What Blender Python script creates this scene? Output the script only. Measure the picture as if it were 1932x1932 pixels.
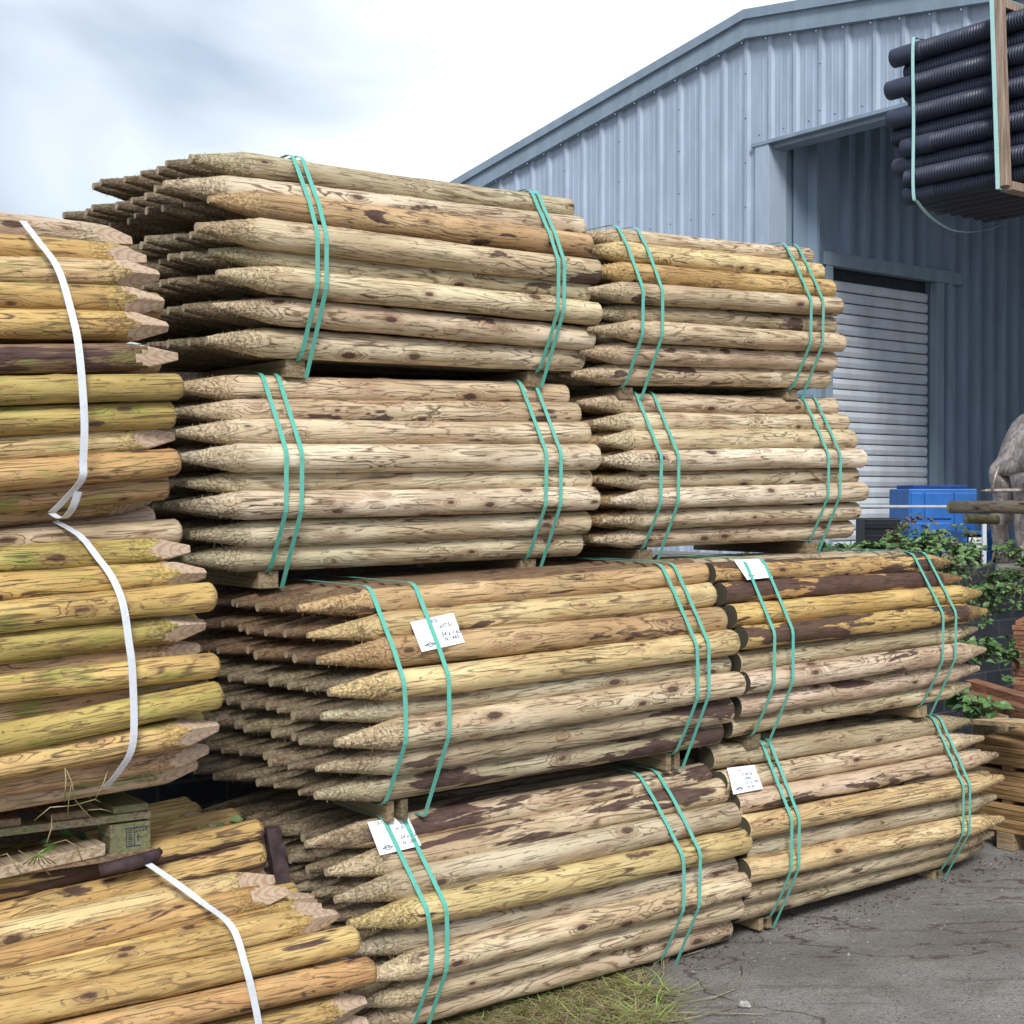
import bpy, bmesh, math, random
from mathutils import Vector, Matrix, noise

for o in list(bpy.data.objects):
    bpy.data.objects.remove(o)
SC = bpy.context.scene
COL = SC.collection
R = math.radians
F = 2600.0; CX = 966.0; PITCH = math.atan(31 / F)
CAMZ = 1.70

# ---------------------------------------------------------------- camera
cam = bpy.data.cameras.new('camera'); co = bpy.data.objects.new('camera', cam); COL.objects.link(co)
cam.sensor_width = 36; cam.lens = 36 * F / 1932.0
cam.clip_start = 0.05; cam.clip_end = 2000
co.location = (0, 0, CAMZ); co.rotation_euler = (math.pi / 2 - PITCH, 0, 0)
SC.camera = co
SC.render.resolution_x = 1024; SC.render.resolution_y = 1024

# ---------------------------------------------------------------- world
SUN_EL, SUN_AZ = 42, 178       # azimuth clockwise from +Y (sun behind the camera, a little left)
w = bpy.data.worlds.new("World"); SC.world = w; w.use_nodes = True
nt = w.node_tree; nt.nodes.clear()
def N_(nt, t, **kw):
    n = nt.nodes.new(t)
    for k, v in kw.items():
        if k == 'inp':
            for a, b in v.items():
                n.inputs[a].default_value = b
        else:
            setattr(n, k, v)
    return n
L_ = lambda nt, a, b: nt.links.new(a, b)
sky = N_(nt, 'ShaderNodeTexSky', sky_type='NISHITA', sun_disc=False)
sky.sun_elevation = R(SUN_EL); sky.sun_rotation = R(SUN_AZ)
bg1 = N_(nt, 'ShaderNodeBackground', inp={'Strength': 0.09}); L_(nt, sky.outputs[0], bg1.inputs[0])
tc = N_(nt, 'ShaderNodeTexCoord')
mp = N_(nt, 'ShaderNodeMapping', inp={'Scale': (1.0, 1.0, 2.2), 'Rotation': (0.0, 0.35, 0.2), 'Location': (0.35, 0.1, 0.55)})
L_(nt, tc.outputs['Generated'], mp.inputs[0])
nz = N_(nt, 'ShaderNodeTexNoise', inp={'Scale': 3.0, 'Detail': 5.0, 'Roughness': 0.45, 'Distortion': 0.5})
L_(nt, mp.outputs[0], nz.inputs['Vector'])
# bright opening in the cloud, over the shed
dt = N_(nt, 'ShaderNodeVectorMath', operation='DOT_PRODUCT')
L_(nt, tc.outputs['Generated'], dt.inputs[0]); dt.inputs[1].default_value = Vector((0.13, 0.97, 0.17)).normalized()
mr = N_(nt, 'ShaderNodeMapRange', inp={1: 0.93, 2: 0.995, 3: 0.0, 4: 0.34}); L_(nt, dt.outputs['Value'], mr.inputs[0])
ad = N_(nt, 'ShaderNodeMath', operation='ADD'); L_(nt, nz.outputs[0], ad.inputs[0]); L_(nt, mr.outputs[0], ad.inputs[1])
rp = N_(nt, 'ShaderNodeValToRGB')
rp.color_ramp.elements[0].position = 0.45; rp.color_ramp.elements[0].color = (0.36, 0.41, 0.50, 1)
rp.color_ramp.elements[1].position = 0.76; rp.color_ramp.elements[1].color = (0.83, 0.86, 0.87, 1)
e = rp.color_ramp.elements.new(0.58); e.color = (0.53, 0.585, 0.65, 1)
L_(nt, ad.outputs[0], rp.inputs[0])
bg2 = N_(nt, 'ShaderNodeBackground', inp={'Strength': 1.0}); L_(nt, rp.outputs[0], bg2.inputs[0])
mx = N_(nt, 'ShaderNodeMixShader', inp={0: 0.86}); L_(nt, bg1.outputs[0], mx.inputs[1]); L_(nt, bg2.outputs[0], mx.inputs[2])
wo = N_(nt, 'ShaderNodeOutputWorld'); L_(nt, mx.outputs[0], wo.inputs[0])

sl = bpy.data.lights.new('sun', 'SUN'); sl.energy = 2.15; sl.angle = R(18); sl.color = (1.0, 0.98, 0.94)
so = bpy.data.objects.new('sun', sl); COL.objects.link(so)
az, el = R(SUN_AZ), R(SUN_EL)
d = Vector((math.sin(az) * math.cos(el), math.cos(az) * math.cos(el), math.sin(el)))
so.rotation_euler = d.to_track_quat('Z', 'Y').to_euler(); so.location = d * 30
SC.view_settings.view_transform = 'Standard'; SC.view_settings.look = 'None'
SC.view_settings.exposure = 0.74; SC.view_settings.gamma = 1.0

# ---------------------------------------------------------------- frames
def ray(x, y):
    c, s = math.cos(PITCH), math.sin(PITCH)
    a, b = x - CX, -(y - CX)
    return Vector((a, F * c + b * s, -F * s + b * c))
CAM = Vector((0, 0, CAMZ))
def at_depth(x, y, z):
    r = ray(x, y); return CAM + r * (z / r.y)
_v = Vector((3334 / F, 1, 0)).normalized()
SX, SY = _v.x, _v.y
NH = Vector((-SY, SX, 0)); SH = Vector((SX, SY, 0)); SLOPE = 0.0185
O = Vector((0, 4.66, 0))
def snh(s, n, h):
    return O + SH * s + NH * n + Vector((0, 0, h + SLOPE * s))
def to_snh(P):
    q = P - O; s = q.dot(SH); return s, q.dot(NH), P.z - SLOPE * s
def on_plane(x, y, n):
    r = ray(x, y)
    t = (n - (CAM - O).dot(NH)) / r.dot(NH)
    return CAM + r * t

# ---------------------------------------------------------------- object helpers
def tag(o, label=None, cat=None, group=None, kind=None):
    if label: o['label'] = label
    if cat: o['category'] = cat
    if group: o['group'] = group
    if kind: o['kind'] = kind
    return o
def thing(name, label, cat, loc, group=None):
    o = bpy.data.objects.new(name, None); COL.objects.link(o); o.location = loc
    o.empty_display_size = 0.2
    return tag(o, label, cat, group)
class MB:
    def __init__(self): self.v = []; self.f = []; self.m = []
    def quad(self, a, b, c, d, m=0):
        k = len(self.v); self.v += [Vector(a), Vector(b), Vector(c), Vector(d)]; self.f.append((k, k+1, k+2, k+3)); self.m.append(m)
    def tri(self, a, b, c, m=0):
        k = len(self.v); self.v += [Vector(a), Vector(b), Vector(c)]; self.f.append((k, k+1, k+2)); self.m.append(m)
    def box(self, o, ax, ay, az, m=0):
        """corner o, three edge vectors"""
        o, ax, ay, az = map(Vector, (o, ax, ay, az)); k = len(self.v)
        for i in (0, 1):
            for j in (0, 1):
                for l in (0, 1):
                    self.v.append(o + ax*i + ay*j + az*l)
        fs = [(0,1,3,2),(4,6,7,5),(0,4,5,1),(2,3,7,6),(0,2,6,4),(1,5,7,3)]
        if ax.cross(ay).dot(az) < 0: fs = [tuple(reversed(f)) for f in fs]
        for f in fs: self.f.append(tuple(k+i for i in f)); self.m.append(m)
    def tube(self, pts, rad, seg=8, cap=True, m=0):
        pts = [Vector(p) for p in pts]
        if not isinstance(rad, (list, tuple)): rad = [rad]*len(pts)
        rings = []
        prev = None
        for i, p in enumerate(pts):
            t = (pts[min(i+1, len(pts)-1)] - pts[max(i-1, 0)]).normalized()
            if prev is None:
                u = t.orthogonal().normalized()
            else:
                u = (prev - t*prev.dot(t)).normalized()
            prev = u; v = t.cross(u)
            k = len(self.v); rings.append(k)
            for j in range(seg):
                a = 2*math.pi*j/seg; self.v.append(p + (u*math.cos(a) + v*math.sin(a))*rad[i])
        for i in range(len(rings)-1):
            a, b = rings[i], rings[i+1]
            for j in range(seg):
                self.f.append((a+j, a+(j+1)%seg, b+(j+1)%seg, b+j)); self.m.append(m)
        if cap:
            self.f.append(tuple(rings[0]+j for j in reversed(range(seg)))); self.m.append(m)
            self.f.append(tuple(rings[-1]+j for j in range(seg))); self.m.append(m)
    def build(self, name, mats, parent=None, smooth=False, bevel=0):
        me = bpy.data.meshes.new(name)
        off = parent.location if parent else Vector((0,0,0))
        if parent and parent.parent: off = parent.parent.location
        me.from_pydata([v - off for v in self.v], [], self.f)
        if not isinstance(mats, (list, tuple)): mats = [mats]
        for mm in mats: me.materials.append(mm)
        for p, mi in zip(me.polygons, self.m): p.material_index = mi; p.use_smooth = smooth
        me.update()
        o = bpy.data.objects.new(name, me); COL.objects.link(o)
        if parent: o.parent = parent
        if bevel:
            b = o.modifiers.new('bevel', 'BEVEL'); b.width = bevel; b.segments = 2; b.limit_method = 'ANGLE'; b.angle_limit = R(40)
        return o

# ---------------------------------------------------------------- materials
def newmat(name):
    m = bpy.data.materials.new(name); m.use_nodes = True; m.node_tree.nodes.clear()
    nt = m.node_tree
    out = N_(nt, 'ShaderNodeOutputMaterial'); b = N_(nt, 'ShaderNodeBsdfPrincipled')
    L_(nt, b.outputs[0], out.inputs[0]); return m, nt, b
def math_(nt, op, a, b=None, c=None, clamp=False):
    n = N_(nt, 'ShaderNodeMath', operation=op, use_clamp=clamp)
    for i, x in enumerate((a, b, c)):
        if x is None: continue
        if hasattr(x, 'links') or hasattr(x, 'is_linked'): L_(nt, x, n.inputs[i])
        else: n.inputs[i].default_value = x
    return n.outputs[0]
def mix_(nt, f, a, b, mode='MIX'):
    n = N_(nt, 'ShaderNodeMix', data_type='RGBA', blend_type=mode)
    for i, x in ((0, f), (6, a), (7, b)):
        if hasattr(x, 'is_linked'): L_(nt, x, n.inputs[i])
        else: n.inputs[i].default_value = x if i == 0 or len(x) == 4 else (*x, 1)
    return n.outputs[2]
def ramp_(nt, x, lo, hi, a=0.0, b=1.0):
    n = N_(nt, 'ShaderNodeMapRange', interpolation_type='SMOOTHSTEP', inp={1: lo, 2: hi, 3: a, 4: b}); L_(nt, x, n.inputs[0]); return n.outputs[0]
def mapped(nt, src, sc, off=None):
    n = N_(nt, 'ShaderNodeMapping', inp={'Scale': sc}); L_(nt, src, n.inputs[0])
    if off is not None: L_(nt, off, n.inputs['Location'])
    return n.outputs[0]
def noise_(nt, v, scale, det=2, rough=.5, dist=0):
    n = N_(nt, 'ShaderNodeTexNoise', inp={'Scale': scale, 'Detail': det, 'Roughness': rough, 'Distortion': dist}); L_(nt, v, n.inputs['Vector']); return n.outputs[0]
def bump_(nt, b, h, strength=.5, dist=.003):
    n = N_(nt, 'ShaderNodeBump', inp={'Strength': strength, 'Distance': dist}); L_(nt, h, n.inputs['Height']); L_(nt, n.outputs[0], b.inputs['Normal'])

def wood_mat(name, moss=0.0, cracks=0.6):
    m, nt, b = newmat(name)
    tc = N_(nt, 'ShaderNodeTexCoord'); oi = N_(nt, 'ShaderNodeObjectInfo')
    rnd = oi.outputs['Random']
    cmb = N_(nt, 'ShaderNodeCombineXYZ')
    L_(nt, math_(nt, 'MULTIPLY', rnd, 57.0), cmb.inputs[0]); L_(nt, math_(nt, 'MULTIPLY', rnd, 13.0), cmb.inputs[1])
    off = N_(nt, 'ShaderNodeVectorMath', operation='ADD'); L_(nt, tc.outputs['Object'], off.inputs[0]); L_(nt, cmb.outputs[0], off.inputs[1])
    p = off.outputs[0]
    sep = N_(nt, 'ShaderNodeSeparateXYZ'); L_(nt, tc.outputs['Object'], sep.inputs[0])
    r2 = math_(nt, 'ADD', math_(nt, 'POWER', sep.outputs[1], 2.0), math_(nt, 'POWER', sep.outputs[2], 2.0))
    rr = math_(nt, 'SQRT', r2)
    # knots
    vo = N_(nt, 'ShaderNodeTexVoronoi', inp={'Scale': 1.0, 'Randomness': 1.0}); L_(nt, mapped(nt, p, (5.5, 14, 14)), vo.inputs['Vector'])
    sepc = N_(nt, 'ShaderNodeSeparateColor'); L_(nt, vo.outputs['Color'], sepc.inputs[0])
    on = math_(nt, 'GREATER_THAN', sepc.outputs[0], 0.26)
    wob = noise_(nt, p, 90, 2)
    kd = math_(nt, 'ADD', math_(nt, 'DIVIDE', vo.outputs['Distance'], math_(nt, 'ADD', math_(nt, 'MULTIPLY', sepc.outputs[1], .85), .38)), math_(nt, 'MULTIPLY', math_(nt, 'SUBTRACT', wob, .5), 0.10))
    knot = math_(nt, 'MULTIPLY', ramp_(nt, kd, 0.20, 0.12), on)
    halo = math_(nt, 'MULTIPLY', ramp_(nt, kd, 0.42, 0.16), on)
    # growth rings: true radius plus a stretched field, so cones show circles and the sides show figure
    fld = noise_(nt, mapped(nt, p, (1.1, 15, 15)), 1.0, 1.5, .45, .4)
    f = math_(nt, 'ADD', math_(nt, 'MULTIPLY', rr, 190.0), math_(nt, 'MULTIPLY', fld, 13.0))
    f = math_(nt, 'ADD', f, math_(nt, 'MULTIPLY', math_(nt, 'MULTIPLY', ramp_(nt, kd, .5, .1), on), 2.2))
    fr = math_(nt, 'FRACT', f)
    line = ramp_(nt, math_(nt, 'ABSOLUTE', math_(nt, 'SUBTRACT', fr, .5)), 0.20, 0.02)
    lmask = ramp_(nt, noise_(nt, mapped(nt, p, (3, 14, 14)), 1.0, 2), .34, .54)
    line = math_(nt, 'MULTIPLY', line, lmask)
    # fine cracks along the grain, short checks across it
    ck = noise_(nt, mapped(nt, p, (6, 120, 120)), 1.0, 3, .6, .5)
    crack = ramp_(nt, ck, .44, .34)
    ck2 = noise_(nt, mapped(nt, p, (22, 64, 64)), 1.0, 4, .65, .6)
    chip = ramp_(nt, ck2, .37, .31)
    # colour
    base = oi.outputs['Color']
    big = noise_(nt, mapped(nt, p, (2.2, 9, 9)), 1.0, 3, .6)
    hs = mix_(nt, ramp_(nt, big, .35, .7), (0.80, 0.73, 0.66), (1.16, 1.16, 1.15))
    c = mix_(nt, 1.0, base, hs, 'MULTIPLY')
    stn = noise_(nt, mapped(nt, p, (3.5, 20, 20), cmb.outputs[0]), 1.0, 3, .6)
    c = mix_(nt, ramp_(nt, stn, .54, .68, 0, .55), c, mix_(nt, 1.0, base, (.66, .50, .46), 'MULTIPLY'))
    gg = noise_(nt, mapped(nt, p, (2.6, 7, 7)), 2.0, 3, .6)
    c = mix_(nt, ramp_(nt, gg, .52, .72, 0, .26 + moss*.5), c, (.30, .31, .17) if not moss else (.22, .29, .05))
    c = mix_(nt, math_(nt, 'MULTIPLY', line, math_(nt, 'MULTIPLY', noise_(nt, p, 5, 2), 1.4)), c, (.13, .078, .042))
    c = mix_(nt, math_(nt, 'MULTIPLY', crack, cracks), c, (.075, .045, .03))
    c = mix_(nt, math_(nt, 'MULTIPLY', chip, cracks), c, (.10, .055, .03))
    c = mix_(nt, math_(nt, 'MULTIPLY', halo, .45), c, (.22, .11, .06))
    c = mix_(nt, math_(nt, 'MULTIPLY', knot, .85), c, (.055, .028, .022))
    # leftover bark, amount in object colour alpha
    bn = noise_(nt, mapped(nt, p, (2.6, 15, 15)), 1.0, 5, .55, .4)
    thr = math_(nt, 'ADD', math_(nt, 'MULTIPLY', oi.outputs['Alpha'], -.36), .70)
    bk = N_(nt, 'ShaderNodeMapRange', interpolation_type='SMOOTHSTEP'); L_(nt, bn, bk.inputs[0]); L_(nt, thr, bk.inputs[1]); L_(nt, math_(nt, 'ADD', thr, .035), bk.inputs[2])
    bark = bk.outputs[0]
    bc = mix_(nt, noise_(nt, mapped(nt, p, (20, 60, 60)), 1.0, 3), (.022, .012, .015), (.125, .066, .056))
    c = mix_(nt, math_(nt, 'MULTIPLY', bark, .92), c, bc)
    # rough shaved point (x < 0.19)
    tip = ramp_(nt, sep.outputs[0], .23, .17)
    c = mix_(nt, math_(nt, 'MULTIPLY', tip, .5), c, mix_(nt, ramp_(nt, noise_(nt, mapped(nt, p, (60, 60, 60)), 1.5, 3, .7), .38, .6), mix_(nt, 1.0, base, (.36, .30, .22), 'MULTIPLY'), mix_(nt, 1.0, base, (.98, .98, .88), 'MULTIPLY')))
    trg = math_(nt, 'ABSOLUTE', math_(nt, 'SUBTRACT', math_(nt, 'FRACT', math_(nt, 'ADD', math_(nt, 'MULTIPLY', rr, 260.0), math_(nt, 'MULTIPLY', noise_(nt, mapped(nt, p, (14, 20, 20)), 1.0, 3), 5.0))), .5))
    tln = math_(nt, 'MULTIPLY', math_(nt, 'MULTIPLY', ramp_(nt, trg, .22, .03), tip), ramp_(nt, noise_(nt, p, 9, 2), .35, .55))
    c = mix_(nt, math_(nt, 'MULTIPLY', tln, .6), c, (.11, .07, .045))
    L_(nt, c, b.inputs['Base Color'])
    b.inputs['Roughness'].default_value = .68; b.inputs['Specular IOR Level'].default_value = .28
    h = math_(nt, 'SUBTRACT', math_(nt, 'MULTIPLY', bark, .9), math_(nt, 'ADD', math_(nt, 'ADD', math_(nt, 'MULTIPLY', line, .35), crack), math_(nt, 'MULTIPLY', chip, .8)))
    h = math_(nt, 'ADD', h, math_(nt, 'MULTIPLY', noise_(nt, mapped(nt, p, (40, 90, 90)), 1.0, 3, .6), math_(nt, 'ADD', math_(nt, 'MULTIPLY', tip, 3.0), 1.0)))
    h = math_(nt, 'ADD', h, math_(nt, 'MULTIPLY', knot, -.6))
    bump_(nt, b, h, .75, .0028)
    return m
def cut_mat(name, c1, c2, freq=260, strength=.6):
    m, nt, b = newmat(name)
    tc = N_(nt, 'ShaderNodeTexCoord'); oi = N_(nt, 'ShaderNodeObjectInfo')
    sep = N_(nt, 'ShaderNodeSeparateXYZ'); L_(nt, tc.outputs['Object'], sep.inputs[0])
    rr = math_(nt, 'SQRT', math_(nt, 'ADD', math_(nt, 'POWER', math_(nt, 'ADD', sep.outputs[1], .006), 2.0), math_(nt, 'POWER', sep.outputs[2], 2.0)))
    f = math_(nt, 'ADD', math_(nt, 'MULTIPLY', rr, freq), math_(nt, 'MULTIPLY', noise_(nt, tc.outputs['Object'], 30, 2), 1.6))
    line = ramp_(nt, math_(nt, 'ABSOLUTE', math_(nt, 'SUBTRACT', math_(nt, 'FRACT', f), .5)), .3, .03)
    n2 = noise_(nt, tc.outputs['Object'], 45, 4, .6)
    c = mix_(nt, n2, c1, tuple(x*.62 for x in c1)); c = mix_(nt, math_(nt, 'MULTIPLY', line, strength), c, c2)
    L_(nt, c, b.inputs['Base Color']); b.inputs['Roughness'].default_value = .8; b.inputs['Specular IOR Level'].default_value = .2
    bump_(nt, b, n2, .5, .002)
    return m
def plain(name, col, rough=.6, metal=0.0, nscale=20.0, var=.25, bump=0.0, spec=.3, stretch=(1,1,1), bscale=None):
    m, nt, b = newmat(name)
    tc = N_(nt, 'ShaderNodeTexCoord')
    n = noise_(nt, mapped(nt, tc.outputs['Object'], stretch), nscale, 5, .6)
    c = mix_(nt, ramp_(nt, n, .3, .7), tuple(x*(1-var) for x in col), tuple(min(1, x*(1+var*.6)) for x in col))
    L_(nt, c, b.inputs['Base Color']); b.inputs['Roughness'].default_value = rough
    b.inputs['Metallic'].default_value = metal; b.inputs['Specular IOR Level'].default_value = spec
    if bump:
        nb = n if bscale is None else noise_(nt, tc.outputs['Object'], bscale, 4, .6)
        bump_(nt, b, nb, bump, .004)
    return m
def board_mat(name, col, green=.0):
    m, nt, b = newmat(name)
    tc = N_(nt, 'ShaderNodeTexCoord'); oi = N_(nt, 'ShaderNodeObjectInfo')
    cmb = N_(nt, 'ShaderNodeCombineXYZ'); L_(nt, math_(nt, 'MULTIPLY', oi.outputs['Random'], 31.0), cmb.inputs[0])
    # grain stretched along the boards' own run, found from their normals is not needed: rotate once
    rot = N_(nt, 'ShaderNodeMapping', inp={'Rotation': (0, 0, math.atan2(.796, .605))}); L_(nt, tc.outputs['Object'], rot.inputs[0]); L_(nt, cmb.outputs[0], rot.inputs['Location'])
    g = noise_(nt, mapped(nt, rot.outputs[0], (3, 60, 120)), 1.0, 4, .6, .6)
    n = noise_(nt, rot.outputs[0], 5, 4, .6)
    vcol = mix_(nt, oi.outputs['Random'], tuple(x*.62 for x in col), tuple(min(.8, x*1.25) for x in col))
    c = mix_(nt, ramp_(nt, g, .3, .62), mix_(nt, 1.0, vcol, (.45, .38, .32), 'MULTIPLY'), vcol)
    c = mix_(nt, ramp_(nt, n, .5, .7, 0, .35), c, (.10, .07, .05))
    if green: c = mix_(nt, ramp_(nt, noise_(nt, rot.outputs[0], 9, 3), .38, .6, 0, green), c, (.13, .20, .06))
    L_(nt, c, b.inputs['Base Color']); b.inputs['Roughness'].default_value = .75; b.inputs['Specular IOR Level'].default_value = .2
    bump_(nt, b, g, .5, .003)
    return m

M_wood = wood_mat('peeled_treated_wood', cracks=.6)
M_woody = wood_mat('yellow_mossy_wood', moss=1.0, cracks=.7)
M_cap = cut_mat('pale_sawn_end', (.50, .42, .29), (.22, .14, .08))
M_capd = cut_mat('dark_sawn_end', (.095, .088, .062), (.035, .028, .022), 330, .6)
M_facet = cut_mat('fresh_cut_facet', (.66, .50, .36), (.34, .18, .10), 120, .55)
M_facetg = cut_mat('greenish_cut_end', (.30, .30, .10), (.10, .07, .04), 250, .5)
def strap_mat(name, col, rough=.24):
    m, nt, b = newmat(name)
    tc = N_(nt, 'ShaderNodeTexCoord')
    n = noise_(nt, tc.outputs['Object'], 60, 4, .65)
    n2 = noise_(nt, tc.outputs['Object'], 6, 3, .6)
    c = mix_(nt, ramp_(nt, n, .52, .72, 0, .35), (*col, 1), tuple(x*.45 for x in col))
    c = mix_(nt, ramp_(nt, n2, .4, .7, 0, .3), c, tuple(min(1, x*.7+.12) for x in col))
    L_(nt, c, b.inputs['Base Color']); b.inputs['Roughness'].default_value = rough
    b.inputs['Specular IOR Level'].default_value = .5
    bump_(nt, b, n, .25, .001)
    return m
M_green = strap_mat('green_polyester_strap', (.12, .47, .37))
M_white = strap_mat('white_polyester_strap', (.66, .69, .74), .45)
M_mint = strap_mat('pale_mint_strap', (.42, .68, .66), .45)
M_bearer = board_mat('bearer_timber', (.30, .23, .14))
M_paper = plain('white_paper', (.86, .88, .90), .7, nscale=60, var=.03)
M_ink = plain('ink', (.05, .05, .09), .7, var=.1)

# ---------------------------------------------------------------- stake meshes
R0 = 0.049; LEN = 1.8
def smooth(a, b, x):
    t = max(0, min(1, (x-a)/(b-a))); return t*t*(3-2*t)
def stake_mesh(seed, tip='cone', end='round', mats=None, seg=22):
    rnd = random.Random(seed*7+3)
    xs = [0, .006, .02, .04, .06, .08, .10, .12, .14, .16, .175, .19, .205]
    x = .235
    while x < LEN-.05: xs.append(x); x += .034
    tl = rnd.uniform(.20, .26); blunt = rnd.uniform(.18, .32); conv = rnd.uniform(.92, 1.12)
    if end == 'round':
        ch = rnd.uniform(.014, .024); xs += [LEN-ch*1.6, LEN-ch, LEN-ch*.55, LEN-ch*.25, LEN-ch*.08, LEN]
    else:
        ch = .004; xs += [LEN-.03, LEN-.012, LEN-ch, LEN]
    bend = rnd.uniform(-.006, .006); bend2 = rnd.uniform(-.004, .004); ph = rnd.uniform(0, 6.28)
    tap = rnd.uniform(-.05, .05); oval = rnd.uniform(0, .05); oph = rnd.uniform(0, 3.1)
    knots = [(rnd.uniform(.28, LEN-.1), rnd.uniform(0, 6.28), rnd.uniform(.03, .10)) for _ in range(9)]
    fo = rnd.uniform(0, 1.5)
    V = []; Fc = []; MI = []; cutv = []
    for xi in xs:
        cy = bend*math.sin(math.pi*xi/LEN) + bend2*math.sin(2*math.pi*xi/LEN+ph)
        cz = bend2*math.sin(math.pi*xi/LEN+ph) - bend*.5*math.sin(2*math.pi*xi/LEN)
        for j in range(seg):
            a = 2*math.pi*j/seg
            q = Vector((xi*5+seed*9.1, math.cos(a)*1.1, math.sin(a)*1.1))
            r = R0*(1 + tap*(xi/LEN-.5) + oval*math.cos(2*(a-oph)) + .055*noise.noise(q) + .03*noise.noise(q*3.1))
            for kx, ka, kh in knots:
                da = (a-ka+math.pi) % (2*math.pi)-math.pi
                dd = ((xi-kx)/.03)**2 + (da/.45)**2
                if dd < 6: r += R0*kh*math.exp(-dd)
            cut = 0
            if tip == 'cone':
                t = min(1, xi/tl)
                k = blunt + (1-blunt)*(t**conv)
                if t < 1:
                    rr = R0*k*(1 + .05*noise.noise(Vector((xi*60+seed, math.cos(a)*3, math.sin(a)*3))) + .03*math.sin(xi*210+noise.noise(q*2)*4))
                    if xi > 0.001: r = min(r, rr)
                    else: r = rr
                    cut = 0
            elif tip == 'chisel':
                t = xi/.155
                if t < 1.02:
                    best = 9
                    for q4 in range(4):
                        aa = a-fo-q4*math.pi/2
                        cc = math.cos(aa)
                        if cc > .05:
                            best = min(best, R0*(.27+.78*t)/cc)
                    if best < r: r = best; cut = 1
            if end == 'round' and xi > LEN-ch:
                u = (xi-(LEN-ch))/ch
                r *= (1-.55*u*u) if u < 1 else .45
                r += .0025*noise.noise(q*9)
            elif end == 'flat' and xi >= LEN-1e-4:
                r *= .96
            V.append((xi + (.003*noise.noise(Vector((a*2, seed, xi))) if 0.01 < xi < LEN-.03 else 0), cy+r*math.cos(a), cz+r*math.sin(a))); cutv.append(cut)
    n = len(xs)
    for i in range(n-1):
        for j in range(seg):
            a0, a1, b0, b1 = i*seg+j, i*seg+(j+1) % seg, (i+1)*seg+j, (i+1)*seg+(j+1) % seg
            Fc.append((a0, b0, b1, a1))
            MI.append(2 if tip == 'chisel' and (cutv[a0]+cutv[a1]+cutv[b0]+cutv[b1]) >= 3 else 0)
    # ends
    Fc.append(tuple(range(seg))); MI.append(1)
    k = (n-1)*seg; Fc.append(tuple(k+j for j in reversed(range(seg)))); MI.append(1)
    nsm = len(Fc)
    # splinters and loose fibres
    def sliver(xc, a, ln, wd, lift):
        c = xs[min(range(n), key=lambda i: abs(xs[i]-xc))]
        i = xs.index(c); j = int(a/(2*math.pi)*seg) % seg
        p = Vector(V[i*seg+j]); nrm = Vector((0, math.cos(a), math.sin(a)))
        tx = Vector((rnd.uniform(-1, 1), 0, 0)) + nrm.cross(Vector((1, 0, 0)))*rnd.uniform(-.8, .8)
        dr = (tx.normalized() + nrm*lift).normalized()
        sd = dr.cross(nrm).normalized()*wd
        kk = len(V); V.extend([tuple(p-sd-nrm*.001), tuple(p+sd-nrm*.001), tuple(p+dr*ln)])
        Fc.append((kk, kk+1, kk+2)); MI.append(0)
    if tip == 'cone':
        for _ in range(110): sliver(rnd.uniform(.02, .215), rnd.uniform(0, 6.28), rnd.uniform(.005, .022), rnd.uniform(.0006, .0017), rnd.uniform(.2, 1.0))
    for _ in range(26): sliver(rnd.uniform(.25, LEN-.03), rnd.uniform(0, 6.28), rnd.uniform(.006, .022), rnd.uniform(.0005, .0011), rnd.uniform(.2, .8))
    for _ in range(26 if end == 'round' else 6): sliver(LEN-rnd.uniform(0, .03), rnd.uniform(0, 6.28), rnd.uniform(.004, .012), rnd.uniform(.0005, .0011), rnd.uniform(.3, 1.2))
    me = bpy.data.meshes.new('stake'); me.from_pydata(V, [], Fc)
    for m in mats: me.materials.append(m)
    for i, p in enumerate(me.polygons):
        p.material_index = MI[i]; p.use_smooth = i < nsm-2 and MI[i] == 0 and len(p.vertices) == 4
    me.update(); return me
SET_MAIN = [stake_mesh(i, 'cone', 'round', [M_wood, M_cap, M_facet]) for i in range(12)]
SET_DARK = [stake_mesh(30+i, 'cone', 'flat', [M_wood, M_capd, M_facet]) for i in range(8)]
SET_CHIS = [stake_mesh(50+i, 'chisel', 'flat', [M_woody, M_facet, M_facet], seg=40) for i in range(7)]
SET_BLUNT = [stake_mesh(70+i, 'cone', 'round', [M_woody, M_facetg, M_facet]) for i in range(5)]
SET_CHISO = [stake_mesh(90+i, 'chisel', 'flat', [M_wood, M_facet, M_facet], seg=40) for i in range(5)]
SET_BLUNTO = [stake_mesh(110+i, 'cone', 'round', [M_wood, M_cap, M_facet]) for i in range(4)]

RG = random.Random(11)
def put_stake(mesh, P0, P1, r, col, parent, roll=None, label=None):
    X = (P1-P0); L = X.length; X.normalize()
    Y = Vector((0, 0, 1)).cross(X).normalized(); Z = X.cross(Y)
    a = RG.uniform(0, 6.28) if roll is None else roll
    Y2 = Y*math.cos(a)+Z*math.sin(a); Z2 = X.cross(Y2)
    s = r/R0
    m = Matrix(((X.x*L/LEN, Y2.x*s, Z2.x*s, P0.x-parent.location.x), (X.y*L/LEN, Y2.y*s, Z2.y*s, P0.y-parent.location.y),
                (X.z*L/LEN, Y2.z*s, Z2.z*s, P0.z-parent.location.z), (0, 0, 0, 1)))
    o = bpy.data.objects.new('stake', mesh); COL.objects.link(o); o.parent = parent
    o.matrix_local = m; o.color = col
    if label: o['label'] = label
    return o

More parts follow.
